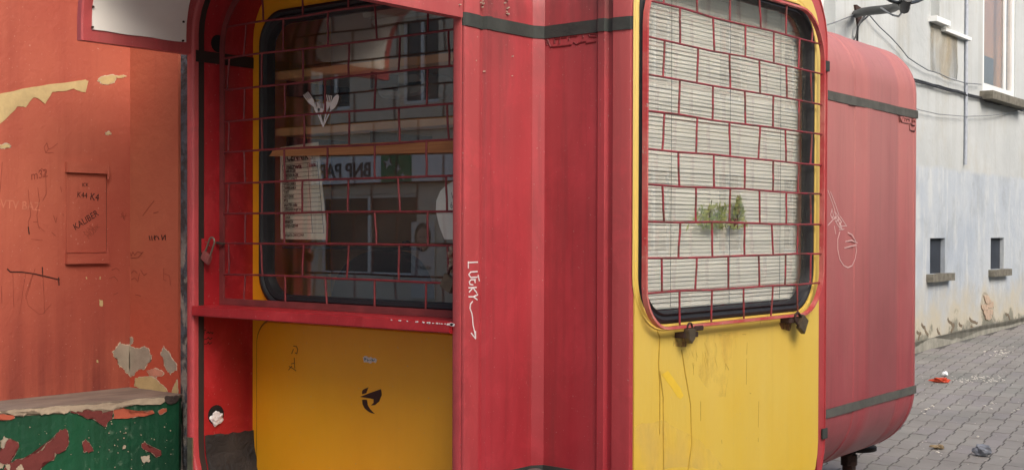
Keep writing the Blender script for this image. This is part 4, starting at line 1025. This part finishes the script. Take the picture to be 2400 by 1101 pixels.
# ------------------------------------------------------------------ pale house on the right
gn = np.array([0, -GS, 1.]); gc = -GS*1.5
P1 = on(2150, 825, gn, gc); P2 = on(2400, 757, gn, gc)
dw = (P2-P1)[:2]; dw = dw/np.hypot(*dw); nw = np.array([dw[1], -dw[0]])
FWL = Frame((P1[0], P1[1], 0), (dw[0], dw[1], 0), (nw[0], nw[1], 0))
house = thing('apartment_building', 'pale grey rendered apartment building with peeling foot and white windows at the right', 'building')
def wallmat():
    k = M('aged_render', .85)
    up = k.mix(k.noise(scale=.8, detail=6, lo=.35, hi=.7), srgb(203, 207, 206), srgb(184, 189, 189))
    up = k.mix(k.math('MULTIPLY', k.noise((5, 5, .35), 1, 6, .65, .5, .75), .55), up, srgb(160, 160, 152))
    low = k.mix(k.noise(scale=1.2, detail=6, lo=.35, hi=.7), srgb(176, 186, 197), srgb(194, 201, 206))
    low = k.mix(k.math('MULTIPLY', k.noise((7, 7, 1.2), 1, 6, .7, .5, .65), .7), low, srgb(210, 214, 213))
    low = k.mix(k.math('MULTIPLY', k.noise((1, 1, .7), 2.6, 7, .7, .5, .64), .5), low, srgb(158, 164, 168))
    up = k.mix(k.math('MULTIPLY', k.noise((1, 1, .6), 1.7, 7, .7, .52, .66), .4), up, srgb(184, 180, 166))
    zz = P1[2]; zline = FWL.at(2160, 387)[1]
    nzv = k.noise((1, 1, 1), 3, 3, .5, .3, .7, -.02, .02)
    x = k.n('ShaderNodeSeparateXYZ'); k.l(k.g.outputs['Position'], x.inputs[0]); zc_ = k.math('ADD', 0, 0)
    z2 = k.n('ShaderNodeMath', operation='ADD'); k.l(x.outputs[2], z2.inputs[0]); k.l(nzv, z2.inputs[1])
    r = k.n('ShaderNodeMapRange'); k.l(z2.outputs[0], r.inputs[0]); r.inputs[1].default_value = zline-.03; r.inputs[2].default_value = zline+.02
    c = k.mix(r.outputs[0], low, up)
    zb_ = zz+.35
    nb = k.noise((1, 1, 1), 2.2, 5, .6, .25, .75, -.35, .35)
    z3 = k.n('ShaderNodeMath', operation='ADD'); k.l(x.outputs[2], z3.inputs[0]); k.l(nb, z3.inputs[1])
    r2 = k.n('ShaderNodeMapRange'); k.l(z3.outputs[0], r2.inputs[0]); r2.inputs[1].default_value = zz+.75; r2.inputs[2].default_value = zz+.25
    c = k.mix(r2.outputs[0], c, srgb(196, 189, 170))
    r3 = k.n('ShaderNodeMapRange'); k.l(z3.outputs[0], r3.inputs[0]); r3.inputs[1].default_value = zz+.22; r3.inputs[2].default_value = zz+.12
    c = k.mix(r3.outputs[0], c, srgb(138, 136, 122))
    c = k.mix(k.math('MULTIPLY', k.noise(scale=30, detail=3, lo=.66, hi=.72), .5), c, srgb(210, 208, 200))
    k.col(k.dim(c, .86)); k.bump(k.noise(scale=6, detail=8, rough=.6, lo=0, hi=1), .5, .03); return k.m
WALLM = wallmat()
def wall_holes(name, F, a0, a1, b0, b1, holes, th, mat, parent):
    us = sorted({a0, a1, *[h[0] for h in holes], *[h[1] for h in holes]}); vs2 = sorted({b0, b1, *[h[2] for h in holes], *[h[3] for h in holes]})
    bm = bmesh.new()
    solid = lambda i, j: 0 <= i < len(us)-1 and 0 <= j < len(vs2)-1 and not any(h[0] <= (us[i]+us[i+1])/2 <= h[1] and h[2] <= (vs2[j]+vs2[j+1])/2 <= h[3] for h in holes)
    P = lambda i, j, w_: bm.verts.new(F.p(us[i], vs2[j], w_))
    for i in range(len(us)-1):
        for j in range(len(vs2)-1):
            if not solid(i, j): continue
            for w_ in (0, -th): bm.faces.new((P(i, j, w_), P(i+1, j, w_), P(i+1, j+1, w_), P(i, j+1, w_)))
            for (di, dj, e) in ((-1, 0, ((i, j), (i, j+1))), (1, 0, ((i+1, j), (i+1, j+1))), (0, -1, ((i, j), (i+1, j))), (0, 1, ((i, j+1), (i+1, j+1)))):
                if not solid(i+di, j+dj):
                    (p, q_), (r_, s_) = e; bm.faces.new((P(p, q_, 0), P(r_, s_, 0), P(r_, s_, -th), P(p, q_, -th)))
    bmesh.ops.remove_doubles(bm, verts=bm.verts, dist=1e-5)
    return finish(bm, name, mat, parent)
def hole(F, x0, x1, ytop0, ybot0):
    (a0, b1), (a1, _) = F.at(x0, ytop0), F.at(x1, ytop0); _, b0 = F.at(x0, ybot0)
    return [a0, a1, b0, b1]
h1 = hole(FWL, 2180, 2215, 558, 642); h2 = hole(FWL, 2322, 2353, 560, 636); h2[2:] = h1[2:]
h3 = hole(FWL, 2304, 2380, 60, 212); h3[3] = h3[2]+1.75
h4 = hole(FWL, 1935, 1958, 60, 92); h4[0] = h4[1]-1.0; h4[3] = h4[2]+1.7
h5 = hole(FWL, 2181, 2202, 10, 40); h5[3] = h5[2]+.9
wall_holes('rendered_wall', FWL, -9, 16, -.5, 7.5, [h1, h2, h3, h4, h5], .38, WALLM, house)
WPVC = plain('white_window_frame', srgb(228, 230, 228), .4, .06, 3)
CURT = plain('peach_curtain', srgb(196, 148, 118), .9, .15, 3)
WG = plain('window_dark', srgb(44, 52, 66), .25, .3, 2)
def window(h, curt=None, sill=True, deep=-.12, fw=.075):
    f = loft('window', FWL, [(rect(h[0], h[1], h[2], h[3]), deep), (rect(h[0]+fw, h[1]-fw, h[2]+fw, h[3]-fw), deep), (rect(h[0]+fw, h[1]-fw, h[2]+fw, h[3]-fw), deep-.06), (rect(h[0], h[1], h[2], h[3]), deep-.06)], WPVC, house, closed=True, smooth=False)
    slab('pane', FWL, rect(h[0]+fw, h[1]-fw, h[2]+fw, h[3]-fw), deep-.03, deep-.024, GLASS, f)
    if curt: 
        slab('curtain', FWL, rect(h[0]+.02, h[1]-.02, h[2]+.02, h[3]-.02), deep-.16, deep-.15, curt, f)
    return f
w3 = window(h3, CURT, deep=-.015, fw=.10)
am_ = h3[0]+(h3[1]-h3[0])*.66
slab('mullion', FWL, rect(am_+.05, am_+.13, h3[2]+.1, h3[3]-.1), -.038, -.018, WPVC, w3); 
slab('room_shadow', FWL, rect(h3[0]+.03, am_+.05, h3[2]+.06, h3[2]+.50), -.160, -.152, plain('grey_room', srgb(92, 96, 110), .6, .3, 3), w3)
window(h4, plain('net_curtain', srgb(210, 220, 226), .9, .1, 4)); window(h5, plain('net_curtain_pale', srgb(214, 220, 224), .9, .1, 4), fw=.05)
CONC = plain('mossy_sill', srgb(120, 116, 104), .9, .4, 14, .8)
def sill(h, over, th, out, mat=CONC, nm='sill', jg=.006, dn=0):
    poly = jag([(h[0]-over, h[2]-th-dn), (h[1]+over, h[2]-th-dn), (h[1]+over, h[2]-dn), (h[0]-over, h[2]-dn)], jg, 2, seed=int(h[0]*10)+3)
    return slab(nm, FWL, poly, -.12, out, mat, house)
sill(h1, .12, .085, .08); sill(h2, .09, .085, .08); sill(h3, .12, .10, .16, dn=.02)
slab('white_sill', FWL, rect(h5[0]-.06, h5[1]+.12, h5[2]-.06, h5[2]), -.1, .09, WPVC, house)
slab('white_sill', FWL, rect(h5[1]+.05, h5[1]+1.0, h5[2]-.115, h5[2]-.075), -.0, .06, WPVC, house)
slab('white_sill', FWL, rect(h4[0]-.06, h4[1]+.04, h4[2]-.06, h4[2]), -.1, .05, WPVC, house)
slab('damp_stain', FWL, jag(rect(h5[0], h5[1]+.65, h5[2]-.60, h5[2]-.07), .06, 3, seed=3), .0, .002, stainmat('damp_stain', srgb(196, 178, 142), .5, .35, .8, 3), house)
for h in (h1, h2):
    slab('opening_shade', FWL, rect(h[0], h[1], h[2], h[3]), -.07, -.05, plain('opening_shade_dark', srgb(48, 54, 64), .6, .35, 5), house)  # dark sheet standing in for the shade inside the basement openings
# conduit, cables
def ptsW(lst, w_=.03): return [FWL.p(*FWL.at(x, y, w_), w_) for x, y in lst]
tube('conduit', ptsW([(2267, -150), (2266, 0), (2265, 150), (2264, 300), (2263, 386)], .025), .019, plain('grey_conduit', srgb(172, 178, 188), .6, .2), house, 8)
def cable(nm, pts, r, w_, mat, label=None):
    o = tube(nm, ptsW(pts, w_), r, mat, house, 6); return o
wob = [(2130+14*i, 183+14*i*.272+random.uniform(-1.2, 1.2)) for i in range(22)]
cable('cable', wob, .011, .02, CABLE); cable('cable', [(x, y+3.5+random.uniform(-1.5, 1.5)) for x, y in wob], .010, .035, CABLE)
cable('cable', [(2038, 36), (2060, 62), (2090, 90), (2110, 112), (2128, 135), (2150, 150), (2175, 165), (2200, 172), (2225, 184), (2262, 195), (2300, 198)], .006, .05, GREYCABLE)
cable('cable', [(2130, 250), (2155, 258), (2200, 268), (2262, 273), (2310, 272), (2350, 268), (2400, 255)], .005, .05, GREYCABLE)
cable('cable', [(1930, 62), (1960, 52), (1985, 42), (2000, 36), (2020, 26)], .006, .05, GREYCABLE)
# broken patches with exposed bricks
BRK = plain('exposed_brick', srgb(196, 172, 150), .9, .3, 20, .5); MORT = plain('exposed_mortar', srgb(186, 178, 160), .9, .3, 30, .8); CRK = plain('crack_shadow_soil', srgb(124, 110, 92), 1, .3)
bm = bmesh.new()
q7 = lambda l: [(2260+x/3.93, 540+y/3.93) for x, y in l]
slab('broken_patch', FWL, jag(pxl(FWL, q7([(165, 590), (195, 578), (235, 630), (255, 650), (262, 720), (250, 810), (200, 830), (170, 740), (150, 700)])), .03, 2, seed=2), -.002, .004, MORT, house)
for l in ([(172, 600), (210, 598), (238, 655), (195, 672)], [(150, 685), (208, 680), (212, 722), (160, 728)], [(212, 676), (258, 655), (258, 700), (215, 715)], [(170, 735), (255, 725), (250, 770), (178, 780)], [(185, 785), (240, 780), (235, 812), (192, 818)]):
    slab('brick', FWL, jag(pxl(FWL, q7(l)), .012, 1, seed=5), .003, .016, BRK, house)
crk = [[(48, 808), (80, 840), (120, 850)], [(380, 765), (405, 775), (420, 820), (430, 885)], [(450, 830), (462, 860), (485, 872)], [(60, 880), (100, 900)], [(265, 700), (262, 770), (248, 810)], [(205, 670), (245, 655)]]
z4 = lambda l: [(1880+x/2.752, 450+y/2.752) for x, y in l]
crk2 = [[(940, 815), (955, 840), (980, 855), (972, 880), (960, 910)], [(870, 880), (885, 910), (900, 940), (905, 970)], [(770, 850), (790, 870), (812, 920)], [(740, 900), (765, 910), (750, 950)], [(1012, 845), (1030, 862)], [(1080, 815), (1120, 840)], [(735, 990), (780, 990)], [(1180, 655), (1190, 660)]]
for l in crk: ribbon_bm(bm, FWL, jag(pxl(FWL, q7(l)), .02, 2, False, 3), .030, .0, .003)
for l in crk2: ribbon_bm(bm, FWL, jag(pxl(FWL, z4(l)), .02, 2, False, 4), .032, .0, .003)
finish(bm, 'cracks', CRK, house)['kind'] = 'stuff'
slab('plinth', FWL, jag([(-9, P1[2]-.3), (16, P1[2]+.3), (16, P1[2]+.02*16+.06)]+[(16-25*i/40, P1[2]+GS*dw[1]*(16-25*i/40)+.07+random.uniform(-.05, .09)) for i in range(1, 41)], .05, 2, seed=1), -.1, .014, plain('cement_plinth', srgb(158, 156, 144), .9, .35, 8, .9), house)
# street lamp bracket / arm on the wall
brk = thing('lamp_bracket', 'black iron bracket arm with curved ring and loose wires on the pale house wall', 'bracket')
BX = 2010
tz = lambda l: [(1940+x/7.06, y/7.06) for x, y in l]
def ptsO(lst, wa, wb): 
    n = len(lst); return [FWL.p(*FWL.at(x, y, wa+(wb-wa)*i/(n-1)), wa+(wb-wa)*i/(n-1)) for i, (x, y) in enumerate(lst)]
BLK = plain('black_iron', srgb(40, 42, 44), .5, .2)
tube('arm', ptsO(tz([(470, 235), (560, 205), (700, 185), (900, 165), (1080, 140), (1180, 85), (1240, 60)]), .03, 1.0), .040, BLK, brk, 8)
a, b = FWL.at(*tz([(480, 250)])[0]); slab('wall_plate', FWL, pxl(FWL, tz([(425, 85), (450, 85), (560, 165), (500, 430), (480, 440)])), .0, .02, RUST, brk)
tube('head', ptsO(tz([(1270, 150), (1280, 60), (1330, -40)]), 1.0, 1.1), .045, BLK, brk, 8)
tube('ring', ptsO(tz([(960, -40), (1040, 15), (1130, 45), (1240, 55), (1380, 50), (1480, 25), (1570, -15), (1600, -60)]), 1.0, 1.0), .016, BLK, brk, 6)
tube('wire', ptsO(tz([(640, 225), (560, 330), (500, 430), (490, 560), (490, 700)]), .1, .03), .012, BLK, brk, 5)
tube('wire', ptsO(tz([(720, 215), (600, 330), (520, 400), (490, 500), (470, 600), (420, 700)]), .1, .03), .009, BLK, brk, 5)
tube('wire', ptsO(tz([(880, 130), (980, 200), (1080, 255), (1170, 278), (1210, 230), (1250, 140)]), .6, 1.0), .009, GREYCABLE, brk, 5)

# ------------------------------------------------------------------ pavement
def groundmat(name, c, c2):
    k = M(name, .85); cc = k.mix(k.noise(scale=2.5, detail=5, lo=.35, hi=.65), c, c2)
    cc = k.mix(k.math('MULTIPLY', k.noise(scale=.9, detail=4, lo=.5, hi=.7), .5), cc, srgb(112, 116, 110))
    cc = k.mix(k.math('MULTIPLY', k.noise(scale=60, detail=2, lo=.66, hi=.72), .3), cc, srgb(170, 166, 158))
    k.col(k.dim(cc, .88)); k.bump(k.noise(scale=70, detail=4, lo=0, hi=1), .4, .003); return k.m
SAND = groundmat('joint_soil', srgb(88, 84, 80), srgb(74, 71, 68))
bm = bmesh.new(); X0, X1, Y0, Y1 = -60, 60, -60, 90
for (x, y) in ((X0, Y0), (X1, Y0), (X1, Y1), (X0, Y1)): bm.verts.new((x, y, gz(y)-.008))
bm.faces.new(bm.verts[:]); PAVB = groundmat('pavement_grey', srgb(146, 141, 138), srgb(132, 128, 125))
tag(finish(bm, 'pavement', PAVB, None), 'pavement of grey interlocking concrete blocks', None, None, 'structure')
pav = bpy.data.objects['pavement']
FGZ = [(-9, 2), (8, 2), (8, 26), (-9, 26)]
bm = bmesh.new(); bm.faces.new([bm.verts.new((x, y, gz(y)-.0045)) for x, y in FGZ]); finish(bm, 'joint_sand', SAND, pav)['kind'] = 'stuff'
ang = YAW+R(0)
psi = R(61.3)
U2 = RT[:2]*math.sin(psi)-FW[:2]*math.cos(psi); U2 = U2/np.hypot(*U2); V2 = np.array([-U2[1], U2[0]])
org = on(2270, 1000, gn, gc)[:2]
CU, CV = .123, .30
def project(P):
    d_ = np.array(P)-CAMP; c = d_@FW; return 1200+FPX*(d_@RT)/c, 550.5+SHY-FPX*(d_@UP)/c, c
def paver_shape(inset=.0045):
    # wavy long edges so that neighbours interlock
    n = 8; pts = []
    zz = lambda t: .012*(1 if .30 < t < .70 else 0)
    for i in range(n+1):
        t = i/n; pts.append((t*(CU-2*inset)-CU/2+inset, -CV/2+inset+.010*math.sin(2*math.pi*t)))
    for t in (.28, .32, .68, .72): pts.append((CU/2-inset+zz(t), -CV/2+inset+t*(CV-2*inset)))
    for i in range(n, -1, -1):
        t = i/n; pts.append((t*(CU-2*inset)-CU/2+inset, CV/2-inset+.010*math.sin(2*math.pi*t)))
    for t in (.72, .68, .32, .28): pts.append((-CU/2+inset+zz(t), -CV/2+inset+t*(CV-2*inset)))
    return pts
def paver_bm(bm, cx, cy, dz, sc=1):
    pts = paver_shape(); top = []; bot = []
    c0 = (0, 0)
    for (u, v) in pts:
        x, y = org+U2*(cx+u)+V2*(cy+v); bot.append(bm.verts.new((x, y, gz(y)-.004+dz)))
    mid = []
    for (u, v) in pts:
        x, y = org+U2*(cx+u)+V2*(cy+v); mid.append(bm.verts.new((x, y, gz(y)-.0015+dz)))
    for (u, v) in pts:
        x, y = org+U2*(cx+u*.955)+V2*(cy+v*.982); top.append(bm.verts.new((x, y, gz(y)+dz)))
    n = len(pts)
    for A_, B_ in ((bot, mid), (mid, top)):
        for i in range(n): bm.faces.new((A_[i], A_[(i+1) % n], B_[(i+1) % n], B_[i]))
    bm.faces.new(top)
PAVM = [groundmat('paving_block_'+n_, c1, c2) for n_, c1, c2 in (('grey', srgb(146, 141, 136), srgb(132, 127, 122)), ('pinkish', srgb(146, 140, 138), srgb(133, 128, 126)), ('pale', srgb(150, 146, 140), srgb(138, 133, 127)))]
cells = []; rnd = random.Random(20)
for j in range(-30, 60):
    for i in range(-40, 60):
        cx = i*CU; cy = j*CV
        P = org+U2*cx+V2*cy
        px, py, dep = project((P[0], P[1], gz(P[1])))
        wd = (P-P1[:2])@nw
        if wd < .05 or dep < 4: continue
        if 1880 < px < 2560 and 720 < py < 1250: cells.append((dep, cx, cy, 1925 < px < 2420 and py < 1120 and (px > 2120 or py > 1040)))
cells.sort(key=lambda c: c[0])
vis = [c for c in cells if c[3]]; sel = vis[:300]; selset = {(c[1], c[2]) for c in sel}
for c in sel:
    bm = bmesh.new(); paver_bm(bm, c[1], c[2], rnd.uniform(-.0015, .0015))
    bmesh.ops.recalc_face_normals(bm, faces=bm.faces); me = bpy.data.meshes.new('paving_block'); bm.to_mesh(me); bm.free()
    link('paving_block', me, rnd.choice(PAVM), pav)
bm = bmesh.new()
for c in cells:
    if (c[1], c[2]) not in selset: paver_bm(bm, c[1], c[2], rnd.uniform(-.0015, .0015))
finish(bm, 'paving_blocks', PAVM[0], pav)['kind'] = 'stuff'
# litter
def lump(name, px, py, r, sq, mat, label, cat, seed, amp=.5):
    P = on(px, py, gn, gc); bm = bmesh.new(); bmesh.ops.create_icosphere(bm, subdivisions=3, radius=r)
    for v in bm.verts:
        nz = mathutils.noise.noise(v.co*(3/r)*.4+Vector((seed, 0, 0)))*amp+mathutils.noise.noise(v.co*(8/r)*.4)*amp*.4
        v.co = v.co*(1+nz); v.co.x *= sq[0]; v.co.y *= sq[1]; v.co.z *= sq[2]
    zm = min(v.co.z for v in bm.verts)
    for v in bm.verts: v.co += Vector((P[0], P[1], P[2]-zm*.9+.0))
    return tag(finish(bm, name, mat, None), label, cat)
lump('crumpled_tissue', 2215, 881, .032, (.9, .9, .7), plain('tissue_white', srgb(236, 236, 238), .8, .05), 'crumpled white tissue ball lying on the paving', 'litter', 3)
lump('orange_wrapper', 2203, 896, .060, (1.1, .6, .32), plain('orange_foil', srgb(206, 74, 40), .35, .35, 40), 'crumpled orange-red wrapper lying in front of the white tissue', 'litter', 5, .9)
lump('stone_chunk', 2300, 1068, .040, (1.25, .8, .75), plain('blue_grey_stone', srgb(146, 152, 162), .8, .5, 14, .6), 'blue-grey stone chunk on the paving near the lower right corner', 'stone', 8, .8)
lump('dry_leaf', 2199, 1052, .032, (1.2, .8, .4), plain('dry_leaf_tan', srgb(160, 140, 108), .8, .3, 30), 'curled tan dry leaf on the paving right of the kiosk leg', 'leaf', 11, .9)
bm = bmesh.new(); rnd = random.Random(33)
def crumb(x, y, s_):
    P = on(x, y, gn, gc); m_ = bmesh.ops.create_icosphere(bm, subdivisions=1, radius=s_)
    for v in m_['verts']: v.co = Vector((v.co.x*rnd.uniform(.8, 1.4), v.co.y, v.co.z*.5))+Vector((P[0], P[1], P[2]+s_*.3))
for i in range(70): crumb(2225+rnd.random()*130, 893-rnd.random()*16+rnd.random()*6, rnd.uniform(.004, .011))
for i in range(30): crumb(2305+rnd.random()*70, 828+rnd.gauss(0, 6), rnd.uniform(.005, .014))
for (x, y) in ((2170, 960), (2176, 957), (2225, 958), (2222, 955), (2325, 945), (2308, 951), (2323, 958), (2372, 966), (2378, 963), (2386, 960), (2166, 969), (2197, 1060), (2292, 1023), (2186, 952)): crumb(x, y, rnd.uniform(.008, .014))
for i in range(120): crumb(rnd.uniform(2140, 2400), rnd.uniform(800, 1101), rnd.uniform(.002, .005))
tag(finish(bm, 'crumbs', plain('pale_crumbs', srgb(222, 216, 206), .9, .2), None), 'scattered pale crumbs and grit on the paving', None, None, 'stuff')

# ------------------------------------------------------------------ the street the windows look on to (seen reflected)
def facade(label, F, a0, a1, H, mat, wins, base=0, name='town_house'):
    t = thing(name, label, 'building'); hs = []
    for (x, z, ww, hh) in wins: hs.append([x, x+ww, z, z+hh])
    wall_holes('wall', F, a0, a1, base, H, hs, .35, mat, t)
    dk = plain('facade_glass_dark', srgb(50, 56, 62), .15, .3, 2)
    for h in hs:
        f = loft('window', F, [(rect(*h[:2], *h[2:]), -.12), (rect(h[0]+.08, h[1]-.08, h[2]+.08, h[3]-.08), -.12), (rect(h[0]+.08, h[1]-.08, h[2]+.08, h[3]-.08), -.18), (rect(*h[:2], *h[2:]), -.18)], WPVC, t, closed=True, smooth=False)
        slab('pane', F, rect(h[0]+.08, h[1]-.08, h[2]+.08, h[3]-.08), -.16, -.15, dk, f)
        slab('mullion', F, rect((h[0]+h[1])/2-.04, (h[0]+h[1])/2+.04, h[2]+.06, h[3]-.06), -.149, -.10, WPVC, f)
    slab('cornice', F, rect(a0, a1, H-.3, H), .002, .35, mat, t)
    slab('string_course', F, rect(a0, a1, 3.55, 3.75), .002, .10, mat, t)
    return t
DBK = 17.0
def mirror(px, py): # spot of the bank front that the hatch glass mirrors at that place
    yg = -LEN+DEPA+.02; P = on(px, py, (0, 1, 0), yg+(yg+DBK)); return P[0], P[2]
FBK = Frame((0, -DBK, 0), (-1, 0, 0), (0, 1, 0))
RENDB = plain('grey_facade_render', srgb(214, 206, 188), .9, .15, 1.5)
wb = []
xs0 = -26.
for i in range(16):
    for z in (4.1, 7.2, 10.2): wb.append((-9+i*2.6, z, 1.1, 1.8))
bank = facade('grey three-storey town house with a bank on its ground floor across the street', FBK, -12, 34, 12.5, RENDB, wb+[(-6+i*4.2, -.4+.9, 3.0, 1.75) for i in range(9)], -1.0)
x1_, zt = mirror(690, 366); x2_, zb_ = mirror(1100, 436); zt = mirror(900, 366)[1]; zb_ = mirror(900, 432)[1]
sg = thing('bank_sign', 'long grey bank fascia sign reading BNP PARIBAS with a green emblem square', 'sign')
ta0, ta1 = sorted((-mirror(640, 400)[0], -mirror(1240, 400)[0]))
slab('board', FBK, rect(ta0, ta1, zb_, zt), .02, .16, plain('sign_silver', srgb(228, 230, 230), .4, .05, 2), sg)
gx0, gx1 = sorted((-mirror(908, 400)[0], -mirror(978, 400)[0]))
GRN = plain('sign_green', srgb(10, 120, 76), .4, .1, 2)
slab('emblem_square', FBK, rect(gx0, gx1, zb_, zt), .161, .18, GRN, sg)
def star(cx, cz, r, rot):
    pts = []
    for i in range(8):
        rr_ = r if i % 2 == 0 else r*.28; t = rot+math.pi*i/4; pts.append((cx+rr_*math.cos(t), cz+rr_*math.sin(t)))
    slab('emblem_star', FBK, pts, .181, .19, CHALK, sg)
gw = gx1-gx0; gh = zt-zb_
star(gx0+gw*.75, zb_+gh*.72, gh*.24, .4); star(gx0+gw*.42, zb_+gh*.52, gh*.17, .2); star(gx0+gw*.26, zb_+gh*.28, gh*.13, .1); star(gx0+gw*.24, zb_+gh*.08+.05, gh*.08, 0)
ta = -mirror(884, 400)[0]
ta = -mirror(884, 400)[0]; tb = -mirror(684, 400)[0]
text('lettering', FBK, 'BNP PARIBAS', min(ta, tb) if ta < tb else ta, zb_+gh*.28, gh*.72, plain('sign_text_grey', srgb(60, 66, 72)), sg, 0, .165, .01, abs(tb-ta)/(gh*.72*6.45), bold=.008)
pm = [mirror(x, y) for x, y in ((968, 520), (1022, 700))]
ps = thing('poster', 'white poster with a portrait of a dark-haired woman beside the bank window', 'poster')
b0_, b1_ = sorted((-pm[0][0], -pm[1][0])); zt2, zb2 = pm[0][1], pm[1][1]
slab('sheet', FBK, rect(b0_, b1_, zb2, zt2), .02, .04, plain('poster_white', srgb(200, 200, 196), .5, .05), ps)
mx_, mz_ = (b0_+b1_)/2, zt2-(zt2-zb2)*.20; rw = (b1_-b0_)
def ell(cx, cz, ra, rb, w0_, w1_, mat, nm): slab(nm, FBK, [(cx+ra*math.cos(2*math.pi*i/16), cz+rb*math.sin(2*math.pi*i/16)) for i in range(16)], w0_, w1_, mat, ps)
ell(mx_, mz_, rw*.36, rw*.46, .041, .045, plain('hair_dark', srgb(40, 32, 30)), 'hair'); ell(mx_, mz_-.03, rw*.24, rw*.36, .046, .05, plain('skin_print', srgb(190, 150, 130)), 'face')
for dx in (-.09, .09): ell(mx_+rw*dx, mz_+.01, rw*.04, rw*.02, .051, .053, INK, 'eye')
ell(mx_, mz_-rw*.22, rw*.07, rw*.02, .051, .053, REDINK, 'mouth')
text('lettering', FBK, 'KREDYT', b0_+.15*rw, zt2-(zt2-zb2)*.62, rw*.16, INK, ps, 0, .042, .004)
# cream houses across the side street, mirrored in the door window
FCR = Frame((12.5, 0, 0), (0, -1, 0), (-1, 0, 0))
RENDC = plain('cream_facade_render', srgb(250, 238, 206), .9, .12, 1.2)
wc = []
for i in range(18):
    for z in (1.0, 4.2, 7.3): wc.append((-38+i*2.9, z, 1.15, 1.75))
cream = facade('cream two-storey houses along the far side of the side street', FCR, -40, 11, 9.0, RENDC, wc, -1.2)
